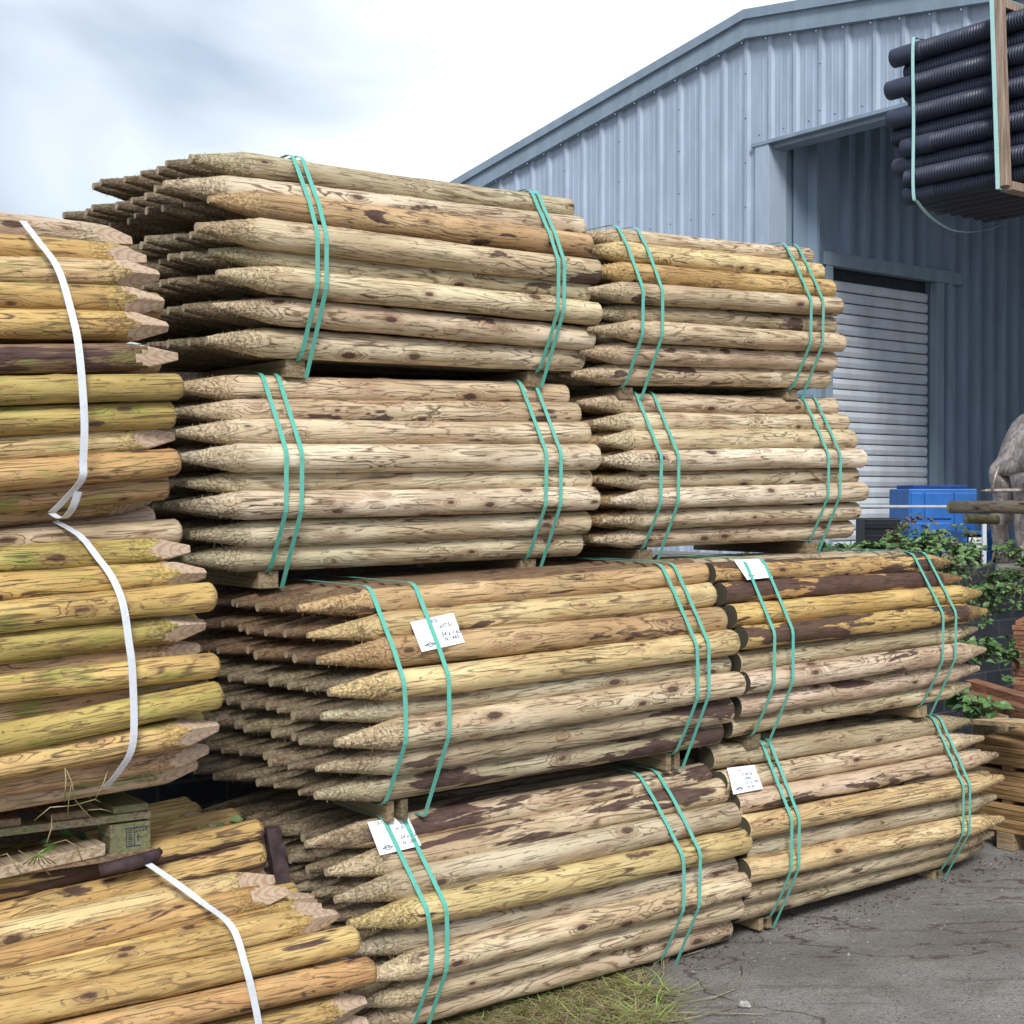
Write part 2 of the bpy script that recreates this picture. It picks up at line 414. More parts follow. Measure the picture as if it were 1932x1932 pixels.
PAL = dict(p=(.64, .53, .365), y=(.66, .51, .27), g=(.50, .43, .30), o=(.56, .385, .22), k=(.62, .49, .35), b=(.21, .135, .085),
           w=(.71, .605, .445), Y=(.58, .405, .165), O=(.57, .355, .16), G=(.47, .375, .13), d=(.22, .18, .125), h=(.26, .215, .15))  # b, h: brown and grey, darkened to paint shade among the inner points
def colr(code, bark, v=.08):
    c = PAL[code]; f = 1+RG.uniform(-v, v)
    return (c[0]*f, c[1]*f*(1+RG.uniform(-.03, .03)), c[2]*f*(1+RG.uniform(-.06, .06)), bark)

def hull2(pts):
    pts = sorted(set((round(a, 5), round(b, 5)) for a, b in pts))
    def half(ps):
        h = []
        for p in ps:
            while len(h) > 1 and (h[-1][0]-h[-2][0])*(p[1]-h[-2][1])-(h[-1][1]-h[-2][1])*(p[0]-h[-2][0]) <= 0: h.pop()
            h.append(p)
        return h
    a = half(pts); b = half(reversed(pts)); return a[:-1]+b[:-1]

class Pack:
    """rows of stakes whose front ends were read off the photograph and put on the pile's own vertical planes"""
    def __init__(self, name, label, rows, n0, D, cols, mset, cols_codes, setb, flip=False, skew=-.16, inner='g', group=None, inner_bark=.15, rows_r=None, ls=1.0):
        self.circ = []      # (PL, PR, r)
        P = [(on_plane(a, b, n0+sb), on_plane(c, d_, n0+sb)) for (a, b, c, d_), sb in zip(rows, setb)]
        s0 = min(to_snh(p[0])[0] for p in P); s1 = max(to_snh(p[1])[0] for p in P)
        hb = min(to_snh(p[0])[2] for p in P)
        self.root = thing(name, label, 'timber bundle', snh((s0+s1)/2, n0+.4, hb-.06), group)
        sL = sum(to_snh(p[0])[0] for p in P)/len(P); sR = sum(to_snh(p[1])[0] for p in P)/len(P)
        self.sL, self.sR, self.n0, self.D = sL, sR, n0, D
        self.front = []
        for i, (pl, pr) in enumerate(P):
            rr = D/2*(rows_r[i] if rows_r else RG.uniform(.96, 1.05))
            code, bark = cols_codes[i]
            ms = mset if not isinstance(mset, dict) else mset[rows[i][4] if len(rows[i]) > 4 else 'd']
            self.add(ms, pl, pr, rr, colr(code, bark), flip)
            self.front.append((pl, pr, rr))
            a = to_snh(pl); b = to_snh(pr)
            for j in range(1, cols[i]):
                n = n0+setb[i]+j*D
                tl = .45*(a[0]-sL)+sL+skew*j*D+RG.uniform(-.035, .025)
                tr = .45*(b[0]-sR)+sR+RG.uniform(-.03, .03)
                jl = RG.uniform(-.005, .005); jr = RG.uniform(-.005, .005)
                r = D/2*RG.uniform(.90, 1.04)
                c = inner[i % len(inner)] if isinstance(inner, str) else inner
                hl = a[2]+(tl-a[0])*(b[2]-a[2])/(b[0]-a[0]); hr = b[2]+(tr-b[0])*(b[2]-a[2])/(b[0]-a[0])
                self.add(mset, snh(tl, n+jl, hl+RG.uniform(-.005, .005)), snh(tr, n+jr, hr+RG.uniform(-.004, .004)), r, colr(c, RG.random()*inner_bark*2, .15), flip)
    def add(self, ms, pl, pr, r, col, flip):
        if isinstance(ms, dict): ms = ms[RG.choice(list(ms))]
        mesh = RG.choice(ms)
        if flip: put_stake(mesh, pr, pl, r, col, self.root)
        else: put_stake(mesh, pl, pr, r, col, self.root)
        self.circ.append((to_snh(pl), to_snh(pr), r))
    def section(self, s, extra=0):
        pts = []
        for a, b, r in self.circ:
            t = (s-a[0])/(b[0]-a[0])
            if not -.02 <= t <= 1.02: continue
            n = a[1]+(b[1]-a[1])*t; h = a[2]+(b[2]-a[2])*t
            pts += [(n+(r+extra)*math.cos(q*math.pi/8), h+(r+extra)*math.sin(q*math.pi/8)) for q in range(16)]
        return pts
    def strap(self, s, mat, width=.0165, bear=None, ds=0.0, name='strap', lean=0.0):
        pts = self.section(s, .0095)
        if bear:
            n_, h0, h1 = bear
            pts += [(n_-.002, h0), (n_-.002, h0+.01), (n_+.5, h0)]
        hl = hull2(pts)
        if not hl: return None
        hm = sum(p[1] for p in hl)/len(hl); k = len(hl); mb = MB()
        P = []
        for q in range(k):
            a, b = hl[q], hl[(q+1) % k]
            d_ = math.hypot(b[0]-a[0], b[1]-a[1]); m = max(1, int(d_/.05))
            for u in range(m):
                t = u/m; P.append((a[0]+(b[0]-a[0])*t, a[1]+(b[1]-a[1])*t))
        cn = sum(p[0] for p in P)/len(P); ch = sum(p[1] for p in P)/len(P)
        K = len(P)
        for q in range(K):
            a, b = P[q], P[(q+1) % K]
            def pt(p, side, off):
                dx, dy = p[0]-cn, p[1]-ch; l = math.hypot(dx, dy)
                wv = .0015*noise.noise(Vector((p[0]*6, p[1]*6, s*9)))
                return snh(s+lean*max(0, p[1]-hm)+side*width/2+wv, p[0]+dx/l*off, p[1]+dy/l*off)
            for o_, rev in ((.0012, False), (.0003, True)):
                v4 = [pt(a, -1, o_), pt(a, 1, o_), pt(b, 1, o_), pt(b, -1, o_)]
                if rev: v4.reverse()
                mb.quad(*v4)
            for sd in (-1, 1):
                mb.quad(pt(a, sd, .0003), pt(b, sd, .0003), pt(b, sd, .0012), pt(a, sd, .0012))
        return mb.build(name, mat, self.root)
    def s_at(self, x, y, dn=-.05):
        return to_snh(on_plane(x, y, self.n0+dn))[0]
    def bearers(self, s_list, hgt, wid=.075, split=False):
        """timber bearers under the bundle, running into its depth"""
        out = []
        for s in s_list:
            pts = self.section(s); hb = min(p[1] for p in pts); n0 = self.n0+self.D*.85
            n1 = n0+.72
            for (u0, u1) in (((-.5, -.14), (.14, .5)) if split else ((-.5, .5),)):
                mb = MB(); mb.box(snh(s+u0*wid, n0+RG.uniform(-.01, .01), hb-hgt), SH*wid*(u1-u0), NH*(n1-n0), Vector((0, 0, hgt-.001)))
                mb.build('bearer', M_bearer, self.root, bevel=.002)
            out.append((n0, hb-hgt, hb))
        return out

HEXS = [3, 2, 1, 0, 1, 0, 1, 2]
HC = [7, 8, 9, 10, 9, 10, 9, 8]
def hexset(D, k=1.0): return [h*D/2*k for h in HEXS]

# ---- bundles of pointed stakes; each row: tip x, tip y, far end x, far end y (photo at 1932 px)
rowsA = [(358,300,1074,397),(309,348,1096,433),(393,378,1110,466),(370,430,1127,513),(395,476,1105,552),(410,518,1129,591),(400,577,1114,640),(388,641,1094,681)]
rowsB = [(330,733,1067,745),(328,777,1087,781),(328,817,1107,821),(338,863,1125,862),(352,914,1109,905),(335,957,1125,943),(355,1009,1107,986),(343,1054,1090,1026)]
rowsC = [(562,1149,1327,1083),(580,1199,1342,1122),(600,1248,1362,1167),(620,1306,1385,1211),(607,1352,1369,1253),(633,1402,1395,1289),(597,1451,1375,1337),(595,1501,1354,1378)]
rowsD = [(577,1593,1332,1460),(614,1646,1366,1490),(632,1698,1389,1536),(657,1745,1407,1586),(650,1798,1381,1634),(680,1846,1407,1669),(672,1895,1392,1705),(650,1941,1371,1746)]
rowsE = [(1085,443,1525,486),(1105,470,1547,516),(1112,510,1567,547),(1107,548,1582,579),(1115,587,1568,614),(1110,621,1588,647),(1095,664,1572,681),(1081,705,1558,715)]
rowsF = [(1089,760,1572,768),(1117,798,1593,798),(1128,832,1608,830),(1138,868,1626,864),(1128,907,1610,897),(1150,946,1630,927),(1134,984,1615,963),(1116,1019,1602,998)]
rowsG = [(1335,1083,1791,1061),(1357,1121,1813,1092),(1375,1163,1850,1119),(1397,1204,1860,1152),(1384,1249,1840,1187),(1401,1288,1858,1225),(1384,1332,1844,1261),(1367,1370,1828,1293)]
rowsH = [(1332,1431,1827,1361),(1357,1475,1853,1393),(1381,1518,1881,1424),(1399,1561,1890,1467),(1395,1602,1877,1502),(1401,1643,1891,1544),(1391,1688,1872,1572),(1379,1722,1854,1596)]

A = Pack('stake_bundle', 'topmost left bundle of grey brown pointed stakes, its dark shaggy points against the sky', rowsA, .41, .0975, HC, SET_MAIN,
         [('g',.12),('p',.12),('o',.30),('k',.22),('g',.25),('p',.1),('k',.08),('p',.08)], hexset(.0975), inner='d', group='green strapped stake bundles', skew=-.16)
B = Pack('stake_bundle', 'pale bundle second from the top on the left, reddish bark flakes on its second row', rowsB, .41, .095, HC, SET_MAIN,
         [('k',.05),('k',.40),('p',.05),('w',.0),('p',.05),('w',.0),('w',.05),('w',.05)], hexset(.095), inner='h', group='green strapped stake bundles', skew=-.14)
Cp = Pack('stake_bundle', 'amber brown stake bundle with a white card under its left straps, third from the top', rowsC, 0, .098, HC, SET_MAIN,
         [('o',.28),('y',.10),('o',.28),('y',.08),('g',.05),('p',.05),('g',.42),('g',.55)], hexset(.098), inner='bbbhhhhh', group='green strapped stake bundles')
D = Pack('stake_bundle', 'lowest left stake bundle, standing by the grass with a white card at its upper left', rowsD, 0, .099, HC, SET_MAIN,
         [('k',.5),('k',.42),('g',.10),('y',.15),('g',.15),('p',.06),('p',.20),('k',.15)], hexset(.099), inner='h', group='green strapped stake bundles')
E = Pack('stake_bundle', 'topmost right stake bundle in front of the shutter door, upper rows golden', rowsE, .40, .0885, HC, SET_MAIN,
         [('p',.12),('y',.10),('Y',.06),('p',.12),('g',.3),('p',.05),('k',.25),('p',.25)], hexset(.0885), inner='g', group='green strapped stake bundles')
Fp = Pack('stake_bundle', 'pale right stake bundle with blond points beside the blue boxes, second from the top', rowsF, .40, .0885, HC, SET_MAIN,
         [('k',.06),('p',.04),('p',.04),('w',.03),('g',.15),('w',.03),('p',.15),('p',.03)], hexset(.0885), inner='o', group='green strapped stake bundles')
G = Pack('stake_bundle', 'right bundle with very dark bark on its top rows and a folded white card', rowsG, 0, .0925, HC, SET_DARK,
         [('Y',.68),('O',.85),('Y',.15),('Y',.62),('g',.1),('k',.25),('k',.28),('p',.05)], hexset(.0925), inner='g', flip=True, skew=0, group='green strapped stake bundles')
H = Pack('stake_bundle', 'lowest right stake bundle on the concrete, with a white card at its left end', rowsH, 0, .0925, HC, SET_DARK,
         [('g',.12),('p',.06),('k',.28),('y',.03),('g',.05),('y',.03),('g',.20),('g',.12)], hexset(.0925), inner='g', flip=True, skew=0, group='green strapped stake bundles')

def do_straps(pk, ls, rs, yl, yr, hgt, split=False, lean=0):
    sl_ = [pk.s_at(x, yl) for x in ls]; sr_ = [pk.s_at(x, yr) for x in rs]
    be = pk.bearers([sum(sl_)/2-.02, sum(sr_)/2-.01], hgt, split=split)
    pk.strap(sl_[0], M_green, lean=lean); pk.strap(sl_[1], M_green, bear=be[0], lean=lean)
    pk.strap(sr_[0], M_green, lean=lean); pk.strap(sr_[1], M_green, bear=be[1], lean=lean)
do_straps(A, (597,614), (1051,1062), 480, 530, .062)
do_straps(B, (538,567), (1028,1056), 910, 900, .060)
do_straps(Cp, (762,844), (1313,1334), 1350, 1260, .070, True, lean=-.06)
do_straps(D, (811,840), (1287,1317), 1770, 1620, .060, True, lean=-.19)
do_straps(E, (1212,1249), (1529,1552), 600, 620, .050)
do_straps(Fp, (1246,1279), (1562,1584), 910, 900, .060)
do_straps(G, (1459,1494), (1777,1801), 1240, 1210, .055)
do_straps(H, (1491,1505), (1815,1827), 1610, 1530, .05, True)

# ---- three yellow bundles at the left, ends to the right
def left_rows(ends, n0, setb, length=1.75):
    rows = []
    for (xr, yr, y0, kind), sb in zip(ends, setb):
        pr = on_plane(xr, yr, n0+sb); pl = on_plane(0, y0, n0+sb)
        rows.append((pl, pr, kind))
    return rows
class LeftPack(Pack):
    def __init__(self, name, label, ends, n0, D, setb, codes, sets, cols, skewr=.0, inner='Y', length=1.75, group=None):
        self.circ = []; self.n0 = n0; self.D = D
        rows = left_rows(ends, n0, setb)
        pr_avg = sum((r[1] for r in rows), Vector())/len(rows)
        s, n, h = to_snh(pr_avg)
        hb = min(to_snh(r[1])[2] for r in rows)
        self.root = thing(name, label, 'timber bundle', snh(s-.8, n+.3, hb-.05), group)
        for i, (pl, pr, kind) in enumerate(rows):
            d_ = (pl-pr).normalized(); pl = pr+d_*length*RG.uniform(.97, 1.03)
            r = D/2*RG.uniform(.95, 1.06)
            code, bark = codes[i]
            self.add(sets[kind], pl, pr, r, colr(code, bark), True if kind == 'c' else False)
            a, b = to_snh(pl), to_snh(pr)
            for j in range(1, cols):
                k2 = RG.choice('ccb'); q = RG.uniform(-.05, .03)
                nn = j*D
                P0 = snh(a[0]+q, a[1]+nn, a[2]+RG.uniform(-.006, .006)); P1 = snh(b[0]+q+skewr*nn, b[1]+nn, b[2]+RG.uniform(-.006, .006))
                self.add(sets[k2], P0, P1, D/2*RG.uniform(.9, 1.02), colr(inner, RG.random()*.25, .12), k2 == 'c')
ORIENT = {'c': SET_CHIS, 'b': SET_BLUNT}
endsL1 = [(247,458,431,'c'),(273,491,468,'c'),(299,521,514,'c'),(307,570,561,'c'),(315,617,614,'c'),(333,673,675,'c'),(343,730,737,'b'),(328,783,795,'b'),(327,824,850,'c'),(337,871,897,'b'),(315,915,938,'b'),(284,940,968,'c')]
L1 = LeftPack('stake_bundle', 'upper left bundle of mossy yellow stakes, white strap with a loose curled end', endsL1, .06, .083,
              [.36,.27,.18,.12,.09,.03,0,.03,.06,.03,.09,.18], [('k',.12),('Y',.05),('y',.06),('Y',.06),('Y',.05),('b',.62),('G',.08),('G',.08),('y',.08),('O',.04),('o',.1),('o',.1)], ORIENT, 6, inner='o', group='white strapped stake bundles')
endsL2 = [(289,979,1005,'b'),(340,1003,1024,'b'),(355,1037,1057,'c'),(387,1083,1110,'c'),(405,1128,1166,'b'),(385,1179,1226,'c'),(375,1222,1269,'c'),(410,1256,1302,'b'),(388,1289,1348,'b'),(416,1309,1394,'b'),(410,1370,1446,'c'),(391,1413,1476,'c'),(370,1442,1503,'c')]
L2 = LeftPack('stake_bundle', 'middle left bundle of greenish yellow stakes resting on the mossy pallet', endsL2, .0, .081,
              [.30,.20,.13,.07,.02,.05,.10,.02,.09,0,.02,.08,.14], [('k',.03),('k',.04),('G',.03),('Y',.02),('Y',.03),('G',.12),('o',.10),('Y',.03),('o',.12),('G',.05),('Y',.06),('o',.08),('k',.06)], ORIENT, 6, inner='G', group='white strapped stake bundles')
endsL3 = [(494,1568,1679,'b'),(498,1611,1732,'b'),(515,1660,1772,'c'),(541,1684,1815,'c'),(634,1727,1862,'c'),(674,1770,1911,'b'),(705,1829,1985,'b'),(687,1890,2055,'c'),(690,1930,2100,'c')]
ORO = {'c': SET_CHISO, 'b': SET_BLUNTO}
L3 = LeftPack('stake_bundle', 'lower left bundle of amber yellow stakes running under the pallet to the bottom corner', endsL3, -.12, .088,
              [.42,.35,.27,.20,.10,.04,0,.03,.06], [('Y',.50),('Y',.42),('y',.2),('O',.12),('Y',.10),('Y',.12),('O',.22),('Y',.12),('O',.12)], ORO, 6, inner='Y', group='white strapped stake bundles')

def free_strap(parent, pts, mat, width, name='strap', wdir=None):
    """ribbon through world points, its width along the stakes"""
    mb = MB(); W = SH*width/2 if wdir is None else wdir*width/2
    # catmull smoothing
    P = [Vector(p) for p in pts]; Q = []
    for i in range(len(P)-1):
        p0, p1, p2, p3 = P[max(i-1, 0)], P[i], P[i+1], P[min(i+2, len(P)-1)]
        for u in range(8):
            t = u/8
            Q.append(.5*((2*p1)+(p2-p0)*t+(2*p0-5*p1+4*p2-p3)*t*t+(3*p1-p0-3*p2+p3)*t**3))
    Q.append(P[-1])
    for a, b in zip(Q, Q[1:]):
        t = (b-a).normalized(); nn = W.cross(t).normalized()*.0006
        wa = (W - t*W.dot(t)); wa = wa.normalized()*width/2
        mb.box(a-wa-nn, wa*2, nn*2, b-a)
    return mb.build(name, mat, parent, smooth=False)
def wpts(lst): return [on_plane(x, y, n) for x, y, n in lst]
free_strap(L1.root, wpts([(43,417,.30),(70,452,.22),(109,506,.12),(135,590,.05),(149,660,.0),(159,787,-.02),(157,868,-.01),(154,905,-.0),(120,945,.08),(97,968,.12)]), M_white, .021)
free_strap(L1.root, wpts([(98,969,.10),(118,978,.04),(135,962,-.02),(148,928,-.05)]), M_white, .021)
free_strap(L2.root, wpts([(104,983,.19),(150,1010,.11),(183,1050,.05),(212,1090,.00),(232,1140,-.035),(243,1210,-.05),(250,1272,-.055),(251,1400,-.05),(225,1455,.0),(199,1484,.06)]), M_white, .021)
free_strap(L3.root, wpts([(252,1612,.20),(318,1656,.10),(382,1703,.02),(437,1748,-.10),(463,1822,-.16),(480,1890,-.17),(492,1960,-.17),(498,2040,-.15)]), M_white, .021)

# ---------------------------------------------------------------- paper cards
FONTCOUNT = [0]
def text_mesh(txt, size):
    cu = bpy.data.curves.new('t', 'FONT'); cu.body = txt; cu.size = size; cu.extrude = 0; cu.resolution_u = 3; cu.shear = .25
    ob = bpy.data.objects.new('t', cu); COL.objects.link(ob)
    dg = bpy.context.evaluated_depsgraph_get(); me = bpy.data.meshes.new_from_object(ob.evaluated_get(dg))
    vs = [v.co.copy() for v in me.vertices]; fs = [tuple(p.vertices) for p in me.polygons]
    bpy.data.objects.remove(ob); bpy.data.meshes.remove(me); bpy.data.curves.remove(cu)
    return vs, fs
def card(pk, quad, n, lines, curl=0.0, nlist=None):
    """quad px: TL TR BR BL"""
    cxm = sum(q[0] for q in quad)/4; cym = sum(q[1] for q in quad)/4
    s_m = pk.s_at(cxm, cym, 0.0)
    hl = hull2(pk.section(s_m, .0072))
    def front(h):
        hs = [p[1] for p in hl]; h = max(min(hs)+.002, min(max(hs)-.012, h)); best = 9
        for q in range(len(hl)):
            (n0_, h0_), (n1_, h1_) = hl[q], hl[(q+1) % len(hl)]
            if min(h0_, h1_) <= h <= max(h0_, h1_) and abs(h1_-h0_) > 1e-6: best = min(best, n0_+(n1_-n0_)*(h-h0_)/(h1_-h0_))
        return best
    GK = 12; grid = {}
    for i in range(GK+1):
        for j in range(GK+1):
            u, v = i/GK, j/GK
            x = (quad[0][0]*(1-u)+quad[1][0]*u)*(1-v)+(quad[3][0]*(1-u)+quad[2][0]*u)*v
            y = (quad[0][1]*(1-u)+quad[1][1]*u)*(1-v)+(quad[3][1]*(1-u)+quad[2][1]*u)*v
            nn_ = pk.n0
            for _ in range(6): nn_ = front(to_snh(on_plane(x, y, nn_))[2])
            grid[i, j] = on_plane(x, y, nn_-curl*math.sin(math.pi*v*.9+u))
    def surf(u, v):
        u = max(0, min(.9999, u))*GK; v = max(0, min(.9999, v))*GK; i, j = int(u), int(v); u -= i; v -= j
        return (grid[i, j]*(1-u)+grid[i+1, j]*u)*(1-v)+(grid[i, j+1]*(1-u)+grid[i+1, j+1]*u)*v
    c = [grid[0, 0], grid[GK, 0], grid[GK, GK], grid[0, GK]]
    mb = MB(); K = 24
    for e_ in (0, 1):
        for j in range(K+1):
            for i in range(K+1): mb.v.append(surf(i/K, j/K)+NH*(.0012*e_))
    N1 = (K+1)**2
    for j in range(K):
        for i in range(K):
            q = j*(K+1)+i
            mb.f.append((q, q+K+1, q+K+2, q+1)); mb.m.append(0); mb.f.append((N1+q, N1+q+1, N1+q+K+2, N1+q+K+1)); mb.m.append(0)
    for i in range(K):
        for p_, q_ in ((i, i+1), (K*(K+1)+i+1, K*(K+1)+i), ((i+1)*(K+1), i*(K+1)), (i*(K+1)+K, (i+1)*(K+1)+K)):
            mb.f.append((p_, q_, N1+q_, N1+p_)); mb.m.append(0)
    tcard = mb.build('paper_card', M_paper, pk.root, smooth=False)
    W = (c[1]-c[0]).length; Hh = (c[3]-c[0]).length
    ink = MB()
    for txt, u, v, sz in lines:
        vs, fs = text_mesh(txt, sz)
        k = len(ink.v)
        for q in vs: ink.v.append(surf(u+q.x, v-q.y*W/Hh)-NH*.0022)
        for f in fs: ink.f.append(tuple(k+i for i in f)); ink.m.append(0)
    # diamond emblem
    cx_, cy_ = .24, .82
    for (x0, y0), (x1, y1) in (((-.13, 0), (0, -.075)), ((0, -.075), (.13, 0)), ((.13, 0), (0, .075)), ((0, .075), (-.13, 0))):
        dx, dy = y0-y1, x1-x0; l = math.hypot(dx, dy); th = .018 if y0+y1 < 0 else .012; dx, dy = dx/l*th, dy/l*th
        ink.quad(*[surf(cx_+a, cy_+b)-NH*.0022 for a, b in ((x0, y0), (x1, y1), (x1+dx, y1+dy), (x0+dx, y0+dy))])
    for q in range(4):
        ink.quad(*[surf(cx_-.07+q*.035+a, cy_+.0+b)-NH*.0022 for a, b in ((0, -.02), (.02, -.02), (.02, .015), (0, .015))])
    o = ink.build('writing', M_ink, None)
    # sub-part of the card, in the bundle's frame
    me = o.data
    for v in me.vertices: v.co -= pk.root.location
    o.parent = tcard
card(Cp, [(774,1174),(855,1156),(877,1212),(796,1230)], -.075, [('BCE', .42, .16, .09), ('1x07/5c', .52, .38, .11), ('54 x 1.65', .55, .66, .12), ('N.  445', .58, .82, .11)], .0, [.040,.040,-.004,-.004])
card(D, [(693,1551),(769,1539),(795,1595),(717,1614)], .03, [('1.5-1.8', .12, .12, .11), ('10', .42, .14, .08), ('w15c', .58, .36, .11), ('54 x 1.50', .60, .66, .12), ('N.  285', .60, .84, .11)], .0, [.088,.088,.040,.040])
card(G, [(1384,1056),(1432,1054),(1458,1089),(1410,1094)], .06, [], .0, None)
card(H, [(1372,1449),(1423,1443),(1440,1488),(1384,1499)], .0, [('No', .36, .17, .07), ('27.09.24', .42, .37, .11), ('Alde', .5, .52, .11), ('2.1 x 100', .5, .69, .11), ('N. 50', .5, .86, .10)], .004, None)

# ---------------------------------------------------------------- pallet under the middle left bundle
M_pal = board_mat('weathered_pallet_board', (.27, .18, .12), green=.08)
M_palg = board_mat('green_weathered_pallet_wood', (.31, .26, .17), green=.42)
pr_ = on_plane(285, 1600, .20); s_r, _, h_p = to_snh(pr_)
tcor = to_snh(on_plane(283, 1545, .20))
PZ = Vector((0, 0, 1)); SD = SH+Vector((0, 0, SLOPE-.045))
pal = thing('pallet', 'weathered mossy timber pallet wedged between the middle and lower left bundles', 'pallet', snh(s_r-.5, .6, h_p))
bh = .088
for k, (so_, sw) in enumerate(((0, .125), (-.55, .10), (-1.1, .10))):
    for nd in (.20, .58, .95):
        mb = MB(); mb.box(snh(s_r+so_-sw, nd, h_p+.0), SD*sw, NH*.10, PZ*bh)
        blk = mb.build('block', M_palg if k == 0 else M_pal, pal, bevel=.004)
        if k == 0 and nd == .20:
            st = MB()
            def pt(u, v): return snh(s_r-sw+u*sw, .20, h_p-.045*u*sw+v*bh)-NH*.001
            for (u0, v0, u1, v1) in ((.38,.80,.95,.84),(.38,.22,.40,.84),(.38,.20,.74,.24),(.58,.22,.60,.80),(.62,.66,.66,.72),(.70,.68,.74,.74),(.78,.68,.82,.74),(.86,.70,.90,.76),(.66,.36,.69,.60),(.64,.48,.76,.51)):
                st.quad(pt(u0, v0), pt(u1, v0), pt(u1, v1), pt(u0, v1))
            for q in range(7):
                st.quad(pt(.43, .28+q*.075), pt(.54, .29+q*.075), pt(.54, .32+q*.075), pt(.43, .31+q*.075))
            o = st.build('stamp', M_ink, None)
            for v in o.data.vertices: v.co -= pal.location
            o.parent = blk
for nd in (.196, .58, .95):
    mb = MB(); mb.box(snh(s_r-1.3, nd, h_p+bh+.045*1.3+.001-.0), SD*1.30, NH*.105, PZ*.022)
    mb.build('stringer_board', M_palg if nd < .3 else M_pal, pal, bevel=.003)
    mb = MB(); mb.box(snh(s_r-1.3, nd, h_p+.045*1.3-.024), SD*1.31, NH*.10, PZ*.022)
    mb.build('bottom_board', M_pal, pal, bevel=.003)
for q in range(7):
    s_b = s_r-.125-.192*q+(.02 if q else .012)
    mb = MB(); mb.box(snh(s_b, .20+RG.uniform(-.006, .012), h_p+bh+.045*(s_r-s_b)+.0245), SD*.108, NH*.88+PZ*RG.uniform(-.004, .004), PZ*.022)
    mb.build('deck_board', M_palg if q == 0 else M_pal, pal, bevel=.003)
# old timber dunnage under it, dark and split
M_dark = plain('charred_bark_timber', (.055, .035, .038), .8, nscale=25, var=.5, bump=.8, stretch=(1, 1, 1))
mb = MB(); mb.tube([snh(s_r-.17, .17, h_p-.028), snh(s_r-.08, .165, h_p-.024), snh(s_r+.0, .17, h_p-.015), snh(s_r+.02, .18, h_p-.008)], [.018, .022, .018, .010], 8)
tag(mb.build('timber_wedge', M_dark, None, smooth=True), 'black wet timber wedge under the corner of the mossy pallet', 'wedge')
M_split = board_mat('pale_split_timber', (.50, .40, .28))
mb = MB()
a = on_plane(-40, 1668, .19); b = on_plane(200, 1614, .19)
mb.box(a, b-a, NH*.09, PZ*.035)
tag(mb.build('split_batten', M_split, None, bevel=.004), 'pale split batten lying on the lower left stakes beneath the pallet', 'batten')
# dark upright slab
a = on_plane(503, 1565, .30); b = on_plane(527, 1702, .22)
mb = MB()
ax = SH*.052; az = (b-a)
for q in range(10):
    t = q/10; mb.box(a+az*t+SH*.003*noise.noise(Vector((q, 3, 1)))*3, ax*(1+.15*noise.noise(Vector((q*1.7, 0, 0)))), NH*.03, az*.1)
tag(mb.build('bark_slab', M_dark, None), 'dark purple brown upright slab between the amber bundle and the grey stake points', 'slab')

# ---------------------------------------------------------------- ground
def ground_mat():
    m, nt, b = newmat('wet_concrete')
    tc = N_(nt, 'ShaderNodeTexCoord'); v = tc.outputs['Object']
    big = noise_(nt, v, .9, 4, .55); mid = noise_(nt, v, 6, 4, .6); fine = noise_(nt, v, 120, 3, .7)
    c = mix_(nt, ramp_(nt, big, .35, .65), (.20, .19, .18), (.34, .325, .305))
    c = mix_(nt, ramp_(nt, mid, .4, .7, 0, .5), c, (.15, .132, .115))
    vo = N_(nt, 'ShaderNodeTexVoronoi', inp={'Scale': 75.0}); L_(nt, v, vo.inputs['Vector'])
    sc = N_(nt, 'ShaderNodeSeparateColor'); L_(nt, vo.outputs['Color'], sc.inputs[0])
    agg = math_(nt, 'MULTIPLY', ramp_(nt, vo.outputs['Distance'], .42, .25), math_(nt, 'GREATER_THAN', sc.outputs[0], .45))
    c = mix_(nt, math_(nt, 'MULTIPLY', agg, .8), c, mix_(nt, sc.outputs[1], (.10, .095, .09), (.46, .43, .39)))
    c = mix_(nt, ramp_(nt, fine, .35, .65, 0, .5), c, (.10, .09, .08))
    # long brush / tyre streaks and a rusty crack
    st = noise_(nt, mapped(nt, v, (1.3, 9, 1)), 1.6, 4, .6, .6)
    c = mix_(nt, ramp_(nt, st, .54, .66, 0, .5), c, (.12, .105, .095))
    ms = math_(nt, 'ABSOLUTE', math_(nt, 'SUBTRACT', noise_(nt, mapped(nt, v, (.5, 1.3, 1)), .9, 5, .55), .5))
    c = mix_(nt, ramp_(nt, ms, .006, .001, 0, .75), c, (.075, .045, .03))
    L_(nt, c, b.inputs['Base Color'])
    rg = ramp_(nt, big, .35, .65, .38, .72); L_(nt, rg, b.inputs['Roughness']); b.inputs['Specular IOR Level'].default_value = .45
    h = math_(nt, 'ADD', math_(nt, 'MULTIPLY', agg, .7), math_(nt, 'ADD', fine, math_(nt, 'MULTIPLY', mid, 1.5)))
    bump_(nt, b, h, .9, .008)
    return m
M_ground = ground_mat()
gm = MB()
# one sheet, gently rising along the stack, flat far away
gs = [-400, -60, -20, -8, -5, -3, -2, -1, 0, 1, 2, 3, 4, 6, 9, 20, 60, 400]; gn = [-400, -60, -20, -8, -4, -2, 0, 1.45, 3, 6, 20, 60, 400]
def gh(s, n):
    sc_ = max(-9, min(9, s)); return sc_*SLOPE-.098
V = [O+SH*s+NH*n+Vector((0, 0, gh(s, n))) for s in gs for n in gn]
me = bpy.data.meshes.new('ground'); W_ = len(gn)
me.from_pydata(V, [], [(i*W_+j, (i+1)*W_+j, (i+1)*W_+j+1, i*W_+j+1) for i in range(len(gs)-1) for j in range(W_-1)])
me.materials.append(M_ground); go = bpy.data.objects.new('ground', me); COL.objects.link(go); tag(go, kind='structure')

